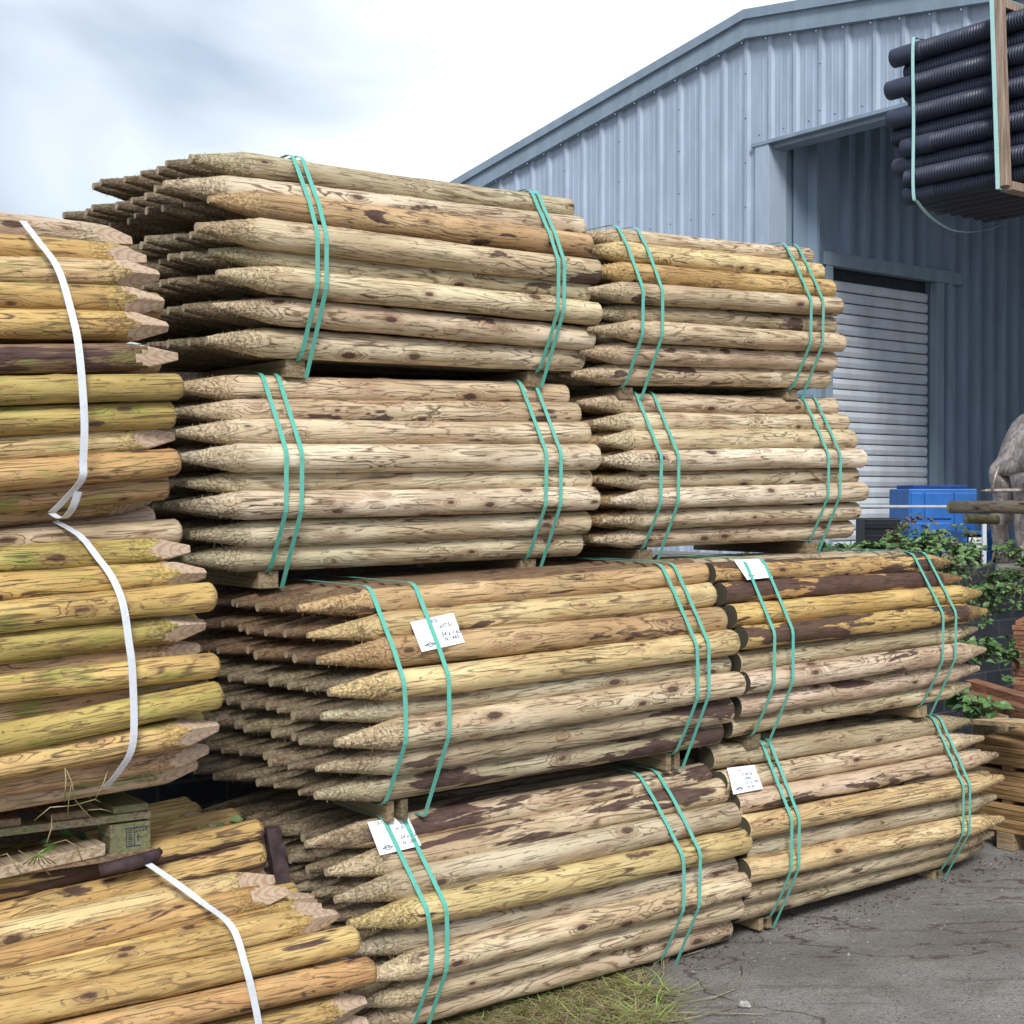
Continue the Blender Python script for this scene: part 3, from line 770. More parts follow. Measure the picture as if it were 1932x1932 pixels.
# small loose bits: chippings, bark crumbs
M_grit = plain('grit', (.26, .24, .22), .8, nscale=9, var=.6)
mb = MB(); rg = random.Random(5)
for i in range(2200):
    s = rg.uniform(-1.3, 5.5); n = rg.uniform(-3.2, .3) if rg.random() < .6 else rg.gauss(-.02, .16)
    P = O+SH*s+NH*n+Vector((0, 0, gh(s, n))); r = rg.uniform(.002, .0055)*(1.6 if rg.random() < .04 else 1)
    a = rg.uniform(0, 6.28); pts = []
    for q in range(4):
        aa = a+q*math.pi/2+rg.uniform(-.4, .4); pts.append(P+Vector((math.cos(aa)*r, math.sin(aa)*r*rg.uniform(.5, 1), 0)))
    top = P+Vector((0, 0, r*rg.uniform(.5, .9)))
    for q in range(4): mb.tri(pts[q], pts[(q+1) % 4], top)
tag(mb.build('gravel', M_grit), kind='stuff')
M_bit = plain('bark_crumbs', (.13, .085, .06), .85, nscale=9, var=.6)
mb = MB()
for i in range(420):
    s = rg.uniform(-1.2, 3.6); n = rg.gauss(.05, .06)*1.0
    P = O+SH*s+NH*n+Vector((0, 0, gh(s, n)+.002)); l = rg.uniform(.004, .018); a = rg.uniform(0, 6.28)
    d1 = Vector((math.cos(a), math.sin(a), rg.uniform(0, .25)))*l; d2 = Vector((-math.sin(a), math.cos(a), 0))*l*rg.uniform(.12, .4)
    mb.box(P, d1, d2, Vector((0, 0, .002+l*.08)))
tag(mb.build('bark_crumbs', M_bit), kind='stuff')
# one bigger stone and some twigs
mb = MB(); P = at_depth(1405, 1846, 4.78); P.z = gh(*to_snh(P)[:2])
mb.tube([P+Vector((-.02, 0, .006)), P+Vector((-.012, .002, .012)), P+Vector((.008, 0, .013)), P+Vector((.02, -.003, .005))], [.006, .014, .013, .005], 7)
tag(mb.build('stone', plain('pale_stone', (.42, .40, .38), .8, nscale=30, var=.4, bump=.5), smooth=False), 'small pale stone on the concrete right of the grass', 'stone')

def ground_pt(x, y, dz=0.0):
    r = ray(x, y); t = -CAMZ/r.z
    for _ in range(6):
        P = CAM+r*t; s, n, _h = to_snh(P); t = (gh(s, n)-CAMZ)/r.z
    P = CAM+r*t; P.z += dz; return P
M_twig = plain('pale_twig', (.34, .28, .20), .8, nscale=20, var=.4)
tw = [[(1290,1895),(1350,1890),(1390,1868),(1403,1850),(1398,1825)], [(1180,1918),(1300,1920),(1440,1916)], [(1240,1935),(1330,1925),(1380,1905)], [(1560,1678),(1640,1673)], [(1280,1808),(1330,1800)]]
labs = ['curved pale stem rising from the grass clump onto the concrete', 'long straight pale straw lying across the concrete near the bottom edge', 'short crooked straw by the bottom edge under the long one', 'thin straw on the concrete below the lowest right bundle', 'small twig beside the foot of the lowest left bundle']
for pl, lb in zip(tw, labs):
    mb = MB(); mb.tube([ground_pt(x, y, .004+(.015 if i % 2 else 0)) for i, (x, y) in enumerate(pl)], .0022, 5)
    tag(mb.build('twig', M_twig, smooth=True), lb, 'twig', 'twigs and straws on the concrete')

# grass clump along the foot of the lowest left bundle
def grass(name, spots, mat, n_per, hgt, seed, wid=.0017, flat=.5):
    rg = random.Random(seed); mb = MB()
    for (P, spread) in spots:
        for i in range(n_per):
            b0 = P+Vector((rg.gauss(0, spread), rg.gauss(0, spread*.6), 0)); s, n, _h = to_snh(b0); b0.z = gh(s, n)
            a = rg.uniform(0, 6.28); L = hgt*rg.uniform(.4, 1.25); up = rg.uniform(.1, 1)**1.2*(1-flat)+.10
            d1 = Vector((math.cos(a), math.sin(a), 0)); prev = b0; sd = Vector((-d1.y, d1.x, 0))
            w_ = wid*rg.uniform(.6, 1.3); K = 4; pw = w_
            for q in range(1, K+1):
                t = q/K; z = L*(up*t*(1.6-.9*t)); x = L*(t*.95)*(1-up*.45)
                p = b0+d1*x+Vector((0, 0, max(.003, z)))+sd*(.02*math.sin(t*3+i))
                nw = w_*(1-t*.85)
                mb.quad(prev-sd*pw, prev+sd*pw, p+sd*nw, p-sd*nw); prev = p; pw = nw
    return tag(mb.build(name, mat), kind='stuff')
def leafm(name, c1, c2, sc=12):
    m, nt, b = newmat(name); tc = N_(nt, 'ShaderNodeTexCoord')
    n = noise_(nt, tc.outputs['Object'], sc, 3, .6); L_(nt, mix_(nt, ramp_(nt, n, .35, .65), c1, c2), b.inputs['Base Color'])
    b.inputs['Roughness'].default_value = .5; b.inputs['Specular IOR Level'].default_value = .35
    b.inputs['Transmission Weight'].default_value = 0
    return m
M_grass = leafm('green_grass', (.10, .17, .03), (.30, .38, .10), 10)
M_hay = leafm('dry_grass', (.20, .16, .08), (.42, .36, .19), 14)
gspots = [(ground_pt(x, y), .06) for x, y in ((850,1935),(900,1915),(940,1925),(980,1900),(1010,1930),(1050,1880),(1060,1915),(1110,1868),(1120,1905),(1160,1925),(1170,1860),(1200,1880),(1215,1925),(790,1960),(860,1965),(960,1960),(1060,1955),(1150,1955))]
grass('grass', gspots, M_grass, 26, .17, 3, .0028, .68)
grass('dry_grass', gspots, M_hay, 150, .22, 4, .0022, .86)
grass('grass', [(ground_pt(1215,1915), .035), (ground_pt(1175,1925), .05), (ground_pt(1235,1872), .03)], leafm('fresh_grass', (.20, .33, .05), (.42, .55, .16)), 26, .20, 8, .0032, .74)
# weeds hanging out of the pallet
def stems(name, lines, mat, r=.0016, label=None):
    mb = MB()
    for ln in lines: mb.tube([on_plane(x, y, n) for x, y, n in ln], r, 5)
    return tag(mb.build(name, mat, smooth=True), kind='stuff')
k_ = .1658  # crop scale to photo units
def zz(l, n): return [(x*k_, 1447+y*k_, n+dn) for x, y, dn in l]
stems('straw', [zz([(740,10,-.02),(750,150,-.03),(735,400,-.02)], .0), zz([(750,20,-.02),(820,180,-.03),(845,360,-.01),(940,480,0),(1130,670,.0)], .02), zz([(1240,0,-.02),(1180,180,-.03),(1085,365,0)], .05),
     zz([(1140,400,0),(1080,370,-.02),(830,440,-.03),(570,460,-.03),(390,610,0)], .06), zz([(810,200,-.02),(780,400,-.03),(770,560,0)], .04), zz([(1000,490,0),(1150,480,-.02),(1270,510,0)], .08),
     zz([(0,1010,0),(80,985,-.03),(260,1245,0)], .10), zz([(590,560,0),(585,700,-.03),(520,900,0)], .10), zz([(500,900,0),(750,830,-.06),(870,900,-.06),(940,1080,0)], .12), zz([(210,950,0),(430,1090,-.04),(570,1230,0)], .12)], M_hay)
stems('grass', [zz([(600+q*12,870+q*3,0),(480-q*30+q*q*5,960+q*8,-.05),(260+q*62,1110-q*2,0)], .10) for q in range(7)], M_grass, .0018)

# ---------------------------------------------------------------- terrace behind the stack
WN = 1.50; TH = 1.16
M_blk = None
def block_wall_mat():
    m, nt, b = newmat('dark_block_wall'); tc = N_(nt, 'ShaderNodeTexCoord')
    rot = N_(nt, 'ShaderNodeMapping', inp={'Rotation': (0, 0, -math.atan2(SY, SX))}); L_(nt, tc.outputs['Object'], rot.inputs[0])
    sp = N_(nt, 'ShaderNodeSeparateXYZ'); L_(nt, rot.outputs[0], sp.inputs[0])
    cb = N_(nt, 'ShaderNodeCombineXYZ'); L_(nt, sp.outputs[0], cb.inputs[0]); L_(nt, sp.outputs[2], cb.inputs[1])
    br = N_(nt, 'ShaderNodeTexBrick', inp={'Scale': 1.0, 'Mortar Size': .006, 'Brick Width': .30, 'Row Height': .11, 'Color1': (.035,.04,.05,1), 'Color2': (.065,.07,.082,1), 'Mortar': (.13,.13,.13,1)})
    L_(nt, cb.outputs[0], br.inputs['Vector'])
    n = noise_(nt, tc.outputs['Object'], 14, 5, .6)
    L_(nt, mix_(nt, ramp_(nt, n, .45, .75, 0, .5), br.outputs['Color'], (.10, .11, .10)), b.inputs['Base Color']); b.inputs['Roughness'].default_value = .7
    bump_(nt, b, math_(nt, 'SUBTRACT', math_(nt, 'MULTIPLY', n, .5), br.outputs['Fac']), .7, .008)
    return m
mb = MB(); mb.box(snh(-10, WN, -.4), (SH+Vector((0, 0, SLOPE)))*22, NH*.22, PZ*(TH+.4-.02))
tag(mb.build('block_wall', block_wall_mat(), bevel=.01), 'low dark block retaining wall behind the stacked bundles', 'wall')
mb = MB(); mb.box(O+SH*-10+NH*(WN+.2)+Vector((0, 0, -.6)), SH*24, NH*16, Vector((0, 0, TH+.6-.02)))
tag(mb.build('terrace', plain('terrace_gravel', (.20, .19, .17), .9, nscale=30, var=.4, bump=.6)), kind='structure')

gapscr = thing('gap_screen', 'added dark board screen behind the left stacks, keeping the gaps between bundles dark', 'fence', snh(-1.2, 1.9, TH))  # added screen: blocks the bright background behind the stack gaps
M_gapscr = board_mat('gap_screen_dark', (.07, .055, .045))  # near black, so the gaps look shaded
for q in range(40):
    mb = MB(); mb.box(snh(-3.6+q*.15, 1.86+.012*(q % 2), TH-.1), SH*.156, NH*.02, PZ*(1.22 if q < 32 else .44)); mb.build('board', M_gapscr, gapscr)
for h_ in (.2, .8):
    mb = MB(); mb.box(snh(-3.6, 1.90, TH+h_), SH*4.8, NH*.04, PZ*.09); mb.build('rail', M_gapscr, gapscr)

# ---------------------------------------------------------------- shed
uA = Vector((-.76, 1, 0)).normalized()      # along the gable, away to the left
uB = Vector((1, .76, 0)).normalized()       # into the bay
P0 = Vector((2.416, 12.9, 0))
def paint(name, col, rough=.42):
    m, nt, b = newmat(name); tc = N_(nt, 'ShaderNodeTexCoord'); v = tc.outputs['Object']
    n = noise_(nt, mapped(nt, v, (1, 1, .25)), 6, 5, .6); n2 = noise_(nt, mapped(nt, v, (1, 1, .05)), 30, 3, .6)
    c = mix_(nt, ramp_(nt, n, .35, .7), tuple(x*.88 for x in col), tuple(x*1.06 for x in col))
    c = mix_(nt, ramp_(nt, n2, .56, .72, 0, .25), c, tuple(x*.72 for x in col))
    L_(nt, c, b.inputs['Base Color']); b.inputs['Roughness'].default_value = rough; b.inputs['Specular IOR Level'].default_value = .4
    bump_(nt, b, n, .12, .01)
    return m
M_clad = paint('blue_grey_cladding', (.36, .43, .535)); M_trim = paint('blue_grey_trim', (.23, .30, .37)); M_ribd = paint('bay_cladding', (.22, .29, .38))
M_shut = paint('shutter_grey', (.60, .64, .70), .38); M_screw = plain('screw_grey', (.22, .27, .34), .4, .3)
shed = thing('shed', 'blue grey metal clad shed with a low gable and an open bay, behind the timber', 'building', P0.copy())
def facade_pt(a, z, out=0.0):
    """a metres along the gable: negative = towards the camera (right)"""
    return P0+uA*a-uB*out+Vector((0, 0, z))
APX = .2*1.256; EAV = 6.26; TAN = math.tan(R(8.7))
def roof_h(a): return EAV-abs(a-APX)*TAN
HEADER = 5.0
PITCHR = .30
# cladding: profiled sheet drawn along the gable as trapezoid ribs
def clad(name, mat, p_at, a0, a1, zb, zt, rib=.045, w0=.018, w1=.040, depth=.028, pitch=PITCHR, phase=0.0):
    mb = MB(); prof = [(a0, 0.0)]
    k = math.ceil((a0-phase)/pitch)
    while phase+k*pitch < a1-w1:
        c = phase+k*pitch
        if c-w1 > a0+.01:
            prof += [(c-w1, 0), (c-w0, depth), (c+w0, depth), (c+w1, 0)]
            for m_ in (.36, .64):   # two shallow stiffeners between the ribs
                q = c+pitch*m_
                if q+.02 < a1: prof += [(q-.012, 0), (q-.006, .004), (q+.006, .004), (q+.012, 0)]
        k += 1
    prof.append((a1, 0)); prof.sort(key=lambda t: t[0])
    for (x0, d0), (x1, d1) in zip(prof, prof[1:]):
        mb.quad(p_at(x0, zb(x0), d0), p_at(x1, zb(x1), d1), p_at(x1, zt(x1), d1), p_at(x0, zt(x0), d0))
    return mb.build(name, mat, shed)
clad('gable_cladding', M_clad, facade_pt, .16, 9.0, lambda a: 1.1, lambda a: roof_h(a)-.10, phase=APX+.04)
clad('gable_cladding', M_clad, facade_pt, -8.0, .16, lambda a: HEADER, lambda a: roof_h(a)-.10, phase=APX+.04)
# solid core behind the cladding, so the wall has thickness
mb = MB()
for (x0, x1) in ((-8.0, APX), (APX, 9.0)):
    zb0 = HEADER+.01 if x1 <= APX else 1.1
    a, b = (x0, x1)
    v = [facade_pt(a, zb0, -.02), facade_pt(b, zb0, -.02), facade_pt(b, roof_h(b)-.12, -.02), facade_pt(a, roof_h(a)-.12, -.02)]
    w2 = [p+uB*.18 for p in v]
    mb.quad(*v); mb.quad(*reversed(w2))
    for i in range(4): mb.quad(v[(i+1) % 4], v[i], w2[i], w2[(i+1) % 4])
mb.build('gable_core', M_trim, shed)
# verge trim: folded flashing following both roof slopes
mb = MB()
for (a, b) in ((-8.2, APX), (APX, 9.3)):
    for (lo, hi, o0, o1) in ((-.20, -.07, .055, .075), (-.07, .02, .05, .11), (-.245, -.19, .03, .085)):
        v = [facade_pt(a, roof_h(a)+lo, -.05), facade_pt(b, roof_h(b)+lo, -.05), facade_pt(b, roof_h(b)+hi, -.05), facade_pt(a, roof_h(a)+hi, -.05)]
        f = [p-uB*(.05+o1) for p in v]
        mb.quad(*f); mb.quad(f[3], f[2], v[2], v[3]); mb.quad(v[0], v[1], f[1], f[0])
mb.build('verge_flashing', M_trim, shed)
mb = MB()   # roof sheets
for (a, b) in ((-8.2, APX), (APX, 9.3)):
    v = [facade_pt(a, roof_h(a)+.0, .02), facade_pt(b, roof_h(b)+.0, .02)]; mb.box(v[0], v[1]-v[0], uB*14, Vector((0, 0, .018)))
mb.build('roof', M_clad, shed)
# corner post flashing of the bay and header drip
mb = MB(); mb.box(facade_pt(.17, 1.1, .034), -uA*.17, uB*.25, Vector((0, 0, HEADER-1.1-.012))); mb.build('corner_flashing', M_clad, shed, bevel=.004)
mb = MB(); mb.box(facade_pt(.21, HEADER-.02, .045), -uA*8.3, uB*.30, Vector((0, 0, .035)))
mb.box(facade_pt(-.0, HEADER-.06, -.02), -uA*8.1, uB*.18, Vector((0, 0, .04)))
mb.build('header_flashing', M_trim, shed, bevel=.003)
# bay side wall with ribs, shutter opening
def side_pt(b, z, out=0.0): return P0+uB*b-uA*out+Vector((0, 0, z))
def wall_b(xpx):   # distance along the bay wall seen at photo column xpx
    k = (xpx-CX)/F; z = (P0.x-uB.x/uB.y*P0.y)/(k-uB.x/uB.y); return (z-P0.y)/uB.y
bL, bR = wall_b(1556), wall_b(1751); SHT = to = at_depth(1556, 500, P0.y+uB.y*bL).z
WOFF = -.05
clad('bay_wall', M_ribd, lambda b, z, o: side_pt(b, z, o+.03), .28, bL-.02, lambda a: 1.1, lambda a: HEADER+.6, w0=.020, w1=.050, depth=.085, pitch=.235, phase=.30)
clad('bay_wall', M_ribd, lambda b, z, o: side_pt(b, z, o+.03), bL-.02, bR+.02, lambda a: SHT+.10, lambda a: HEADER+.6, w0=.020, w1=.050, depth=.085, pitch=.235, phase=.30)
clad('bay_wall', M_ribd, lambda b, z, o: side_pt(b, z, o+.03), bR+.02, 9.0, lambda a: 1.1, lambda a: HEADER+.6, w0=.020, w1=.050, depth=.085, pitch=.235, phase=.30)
mb = MB(); mb.box(side_pt(.20, 1.1, -.15), uB*(bL-.22), uA*-.14, Vector((0, 0, 4.4)))
mb.box(side_pt(bR+.02, 1.1, -.15), uB*6.5, uA*-.14, Vector((0, 0, 4.4)))
mb.build('bay_wall_core', M_trim, shed)
bs = wall_b(1853)
mb = MB(); mb.box(side_pt(bs, 1.1, .03), uB*.03, -uA*.05, Vector((0, 0, 3.9))); mb.build('bay_wall_strip', plain('dark_seam', (.02, .025, .035), .6), shed)  # dark upright strip on the bay wall
mb = MB(); mb.box(side_pt(9.0, 1.1, 0), uB*.1, -uA*8, Vector((0, 0, 5))); mb.build('bay_back_wall', M_ribd, shed)
mb = MB(); mb.box(side_pt(.2, HEADER+.45, 0), uB*9, -uA*8, Vector((0, 0, .05))); mb.build('bay_ceiling', M_trim, shed)
# shutter door
mb = MB(); mb.box(side_pt(bL-.14, SHT-.02, .105), uB*(bR-bL+.58), uA*.10, Vector((0, 0, .13)))
mb.box(side_pt(bL-.10, 1.1, .10), uB*.10, uA*.09, Vector((0, 0, SHT-1.12-.002)))
mb.box(side_pt(bR, 1.1, .10), uB*.13, uA*.09, Vector((0, 0, SHT-1.12-.002)))
dfr = mb.build('door_frame', M_trim, shed, bevel=.004)
mb = MB(); z = 1.15; sh_ = .098
k = 0
while z < SHT-.12:
    t = min(z+sh_, SHT-.10)
    pr = [(z, -.012), (z+.008, .0), (z+sh_*.5, .012), (t-.010, .004), (t, -.012)]
    for (z0, d0), (z1, d1) in zip(pr, pr[1:]):
        mb.quad(side_pt(bL, z0, d0-.02), side_pt(bR, z0, d0-.02), side_pt(bR, z1, d1-.02), side_pt(bL, z1, d1-.02))
    z += sh_+.0085
mb.build('roller_shutter', M_shut, shed)
mb = MB(); mb.box(side_pt(bL, 1.1, -.05), uB*(bR-bL), uA*.04, Vector((0, 0, SHT-1.1))); mb.build('shutter_backing', plain('shutter_gap_dark', (.03, .035, .045), .7), shed)
# screws
mb = MB()
def screw(P, nrm, r=.011):
    u = nrm.cross(PZ).normalized(); w_ = nrm.cross(u)
    ring = [P+u*math.cos(q*math.pi/3)*r+w_*math.sin(q*math.pi/3)*r for q in range(6)]
    tp = P+nrm*r*.9
    for q in range(6): mb.tri(ring[q], ring[(q+1) % 6], tp)
for k in range(-24, 28):
    a = APX+.04+k*PITCHR
    if k % 3 == 0:
        z = roof_h(a)-.55
        while z > (HEADER if a < .2 else 1.4):
            screw(facade_pt(a, z, .029), -uB); z -= .42
    if a > .3: screw(facade_pt(a+.15, 4.45, .002), -uB)
    if a < .1: screw(facade_pt(a+.15, HEADER+.10, .002), -uB)
    screw(facade_pt(a, roof_h(a)-.28, .088), -uB)
mb.build('screws', M_screw, shed)

# ---------------------------------------------------------------- pipe bundle, top right
u = Vector((.605, -.796, 0)).normalized(); v_ = Vector((.796, .605, 0)).normalized()
def pipe_mat():
    m, nt, b = newmat('black_ribbed_plastic'); tc = N_(nt, 'ShaderNodeTexCoord')
    n = noise_(nt, tc.outputs['Object'], 9, 4, .6)
    L_(nt, mix_(nt, n, (.016, .021, .042), (.042, .052, .09)), b.inputs['Base Color'])
    L_(nt, ramp_(nt, n, .3, .7, .42, .7), b.inputs['Roughness']); b.inputs['Specular IOR Level'].default_value = .5
    return m
M_pipe = pipe_mat()
W0 = at_depth(1692, 109, 7.4); zt = at_depth(1692, 109, 7.4).z; zb_ = at_depth(1700, 372, 7.4).z
pipes = thing('pipe_bundle', 'raised bundle of black corrugated pipes with a sagging mint strap, upper right', 'pipe bundle', W0+Vector((0, 0, zb_-zt-.06))+v_*.4+u*1.5)
pitch = .0165; PL = 3.2; PRr = .0495
def pipe_mesh(sock):
    xs = []; x = 0
    if sock: xs += [(0, .9), (.003, 1.03), (.05, 1.05), (.19, 1.04), (.20, .98)]; x = .20
    else: xs += [(0, .8)]
    while x < PL:
        xs += [(x+.0005, .80), (x+.005, .80), (x+.007, 1.0), (x+.0125, 1.0), (x+.0145, .80)]; x += pitch
    seg = 14; V = []; Fc = []
    for x, r in xs:
        for j in range(seg):
            a = 2*math.pi*j/seg; V.append((x, PRr*r*math.cos(a), PRr*r*math.sin(a)))
    for i in range(len(xs)-1):
        for j in range(seg): Fc.append((i*seg+j, (i+1)*seg+j, (i+1)*seg+(j+1) % seg, i*seg+(j+1) % seg))
    # open ends with an inner wall
    for base, xd, first in ((0, .06, True), ((len(xs)-1)*seg, PL-.06, False)):
        k = len(V)
        x_ = xs[0][0] if first else xs[-1][0]
        for xx in (x_, xd):
            for j in range(seg):
                a = 2*math.pi*j/seg; V.append((xx, PRr*.72*math.cos(a), PRr*.72*math.sin(a)))
        for j in range(seg):
            Fc.append((base+j, base+(j+1) % seg, k+(j+1) % seg, k+j)); Fc.append((k+j, k+(j+1) % seg, k+seg+(j+1) % seg, k+seg+j))
        Fc.append(tuple(k+seg+j for j in range(seg)))
    me = bpy.data.meshes.new('pipe'); me.from_pydata(V, [], Fc); me.materials.append(M_pipe)
    for p in me.polygons: p.use_smooth = len(p.vertices) == 4
    me.update(); return me
PM = [pipe_mesh(False), pipe_mesh(True)]
rowz = [zt+(zb_-zt)*q/9 for q in range(10)]
socks = [1, 0, 1, 0, 1, 0, 1, 1, 0, 1]; startu = [-.02, .03, -.05, .06, -.04, -.05, .05, -.04, .07, .03]
for i in range(10):
    for j in range(8):
        o = bpy.data.objects.new('pipe', PM[socks[i] if j == 0 else RG.choice((0, 1))]); COL.objects.link(o); o.parent = pipes
        dpt = (.0 if i % 2 == 0 else .052)+j*.104
        P = W0+u*(startu[i] if j == 0 else startu[i]*.4+RG.uniform(-.05, .05))+v_*dpt; P.z = rowz[i]+RG.uniform(-.003, .003)
        X = (u+Vector((0, 0, RG.uniform(-.002, .002)))).normalized(); Y = PZ.cross(X).normalized(); Z = X.cross(Y)
        q = P-pipes.location
        o.matrix_local = Matrix(((X.x, Y.x, Z.x, q.x), (X.y, Y.y, Z.y, q.y), (X.z, Y.z, Z.z, q.z), (0, 0, 0, 1)))
M_frame = plain('frame_timber', (.34, .25, .19), .75, nscale=1.0, var=.45, bump=.4, stretch=(70, 70, 4))
def pf(t, dv, z): P = W0+u*t+v_*dv; P.z = z; return P
for t in (.63, 2.5):
    mb = MB()
    mb.box(pf(t, -.105, zt+.12), u*.062, v_*.045, pf(t+.04, -.105, zb_-.08)-pf(t, -.105, zt+.12))
    mb.box(pf(t, .86, zt+.12), u*.062, v_*.045, Vector((0, 0, zb_-zt-.2)))
    mb.box(pf(t+.045, -.07, zb_-.10), u*.07, v_*.98, Vector((0, 0, .042)))
    mb.box(pf(t-.01, -.07, zt+.062), u*.07, v_*.98, Vector((0, 0, .042)))
    mb.build('timber_frame', M_frame, pipes, bevel=.003)
for t in (.64, 2.51):
    mb = MB()
    a = pf(t, -.112, zt+.125); b = pf(t+.04, -.112, zb_-.09)
    mb.box(a-u*.004, u*.022, v_*.003, b-a)
    mb.box(a-u*.004, u*.022, v_*1.0, Vector((0, 0, .002)))
    mb.box(b-u*.004, u*.022, v_*1.0, Vector((0, 0, -.002)))
    mb.build('frame_strap', M_mint, pipes)
free_strap(pipes, [pf(.16, .45, zt+.058), pf(.16, .1, zt+.058), pf(.15, -.02, zt+.058), pf(.145, -.056, zt+.02), pf(.15, -.056, (zt+zb_)/2), pf(.15, -.056, zb_-.0), pf(.16, -.03, zb_-.06), pf(.16, .10, zb_-.13), pf(.16, .30, zb_-.17), pf(.16, .55, zb_-.14), pf(.16, .76, zb_-.06), pf(.16, .86, zb_+.1), pf(.16, .86, zt), pf(.16, .8, zt+.056), pf(.16, .45, zt+.058)], M_mint, .019, wdir=u)
# steel cantilever rack that carries the pipes, its posts outside the frame
M_steel = plain('rack_steel', (.10, .16, .24), .45, .2)
rk = thing('storage_rack', 'blue steel cantilever rack carrying the raised black pipes, beyond the right edge', 'rack', Vector((pf(1.6, 1.0, 0).x, pf(1.6, 1.0, 0).y, 0)))
for t in (1.7, 2.9):
    mb = MB(); mb.box(pf(t, 1.0, -.1), u*.12, v_*.12, Vector((0, 0, zt+.3))); mb.build('post', M_steel, rk, bevel=.004)
    mb = MB(); mb.box(pf(t+.02, -.1, zb_-.19), u*.08, v_*1.1, Vector((0, 0, .085))); mb.build('arm', M_steel, rk, bevel=.004)

# ---------------------------------------------------------------- plank piles on the right
M_plank = board_mat('tan_planks', (.44, .28, .13)); M_red = board_mat('red_brown_planks', (.34, .17, .105))
def plank_pile(name, label, corner, layers, lw, th, nw, gap, mat, dirx, dirn, length, jit=.02, grp=None):
    root = thing(name, label, 'timber pile', corner.copy(), grp)
    z = corner.z
    for L in range(layers):
        t = th*RG.uniform(.85, 1.1)
        for k in range(nw):
            q = RG.uniform(-jit, jit)
            mb = MB(); mb.box(corner+dirn*(k*lw+RG.uniform(0, .004)+RG.uniform(-.3, .3)*jit)+dirx*q+Vector((0, 0, z-corner.z)), dirx*length, dirn*(lw-.006), Vector((0, 0, t-.002)))
            mb.build('plank', mat, root, bevel=.0015)
        z += t
        if gap and (L+1) % gap == 0:
            for f_ in (.06, .5, .92):
                mb = MB(); mb.box(corner+dirx*length*f_+dirn*.01+Vector((0, 0, z-corner.z+.0005)), dirx*.05, dirn*(nw*lw-.03), Vector((0, 0, .021)))
                mb.build('spacer', mat, root)
            z += .022
    return root, z
pc = ground_pt(1838, 1592); pc.z += .09
uu = Vector((.66, -.75, 0)).normalized(); un = Vector((.75, .66, 0)).normalized()
r1, ztop = plank_pile('plank_pile', 'pile of amber and tan planks low on the right behind the stake points', pc, 17, .115, .024, 4, 6, M_plank, uu, un, 2.4, .03)
for f_ in (.12, 1.2, 2.2):
    mb = MB(); mb.box(pc+uu*f_+Vector((0, 0, -.088)), uu*.09, un*.45, Vector((0, 0, .086))); mb.build('bearer', M_bearer, r1, bevel=.003)
pc2 = at_depth(1912, 1296, 7.6); hgt = pc2.z; pc2.z = .55
r2, z2 = plank_pile('plank_pile', 'taller stack of reddish brown boards at the right edge', pc2, 18, .12, .0265, 5, 0, M_red, Vector((.86, -.5, 0)).normalized(), Vector((.5, .86, 0)).normalized(), 2.0, .012)
mb = MB(); dx = Vector((.86, -.5, 0)).normalized(); dn = Vector((.5, .86, 0)).normalized()
for f_ in (.1, 1.0, 1.8):
    mb = MB(); mb.box(Vector((pc2.x, pc2.y, -.05))+dx*f_, dx*.1, dn*.58, Vector((0, 0, .598))); mb.build('bearer', M_bearer, r2)
beams = [((1822,1283,7.25),(1990,1332,6.6),.062,'upper reddish beam sloping down to the right below the reddish boards'), ((1815,1305,7.15),(1990,1352,6.5),.058,'lower reddish beam with dark blotches, sloping down to the right')]
for (a, b, t, lb) in beams:
    A_ = at_depth(*a); B_ = at_depth(*b); mb = MB(); mb.box(A_, B_-A_, un*.10, Vector((0, 0, -t)))
    tag(mb.build('timber_beam', M_red, bevel=.003), lb, 'beam', 'reddish beams on the right')
mb = MB(); A_ = at_depth(1860, 1290, 7.22); mb.box(Vector((A_.x, A_.y, -.05)), Vector((.12, 0, 0)), Vector((0, .2, 0)), Vector((0, 0, A_.z-.06)))
tag(mb.build('trestle_block', M_bearer), 'timber block under the reddish beams', 'block')
A_ = at_depth(1804, 1356, 6.9); B_ = at_depth(1960, 1366, 6.3)
mb = MB(); mb.box(A_, B_-A_, un*.14, Vector((0, 0, -.022)))
tag(mb.build('loose_board', board_mat('pale_new_board', (.62, .47, .28))), 'pale yellow loose board on top of the amber plank pile', 'board')

# ---------------------------------------------------------------- garden items on the terrace
M_rail = wood_mat('weathered_rail_wood'); 
def log_obj(nm, a, b, r, col, parent, seedm):
    me = seedm
    o = put_stake(me, a, b, r, col, parent); o.name = nm; return o
SET_RAIL = [stake_mesh(150+i, 'none', 'round', [M_rail, M_cap, M_facet]) for i in range(2)]
fence = thing('rail_fence', 'weathered grey log rail fence in front of the bronze horse', 'fence', Vector((3.1, 9.3, TH)))
fa = at_depth(1789, 957, 9.2); fb = at_depth(2140, 958, 9.4)
log_obj('rail', fb, fa, .043, (.33, .29, .22, .1), fence, SET_RAIL[0])
log_obj('rail', at_depth(1882, 980, 9.45), at_depth(1822, 978, 9.4), .033, (.24, .24, .12, .1), fence, SET_RAIL[1])
for x in (1810, 2060):
    a = at_depth(x, 968, 9.2); log_obj('post', Vector((a.x, a.y, 1.0)), a, .047, (.30, .24, .19, .1), fence, SET_RAIL[1])
a = at_depth(1880, 1072, 8.9); b = at_depth(2140, 1070, 9.0)
lo = thing('edging_log', 'pale log lying along the top of the dark block wall', 'log', (a+b)/2)
log_obj('log', b, a, .030, (.50, .46, .36, .05), lo, SET_RAIL[0])
M_wpipe = plain('white_rail_paint', (.72, .75, .78), .45, var=.1)
wr = thing('white_railing', 'thin white tube railing in front of the blue cabinet', 'railing', Vector((2.9, 10.2, TH)))
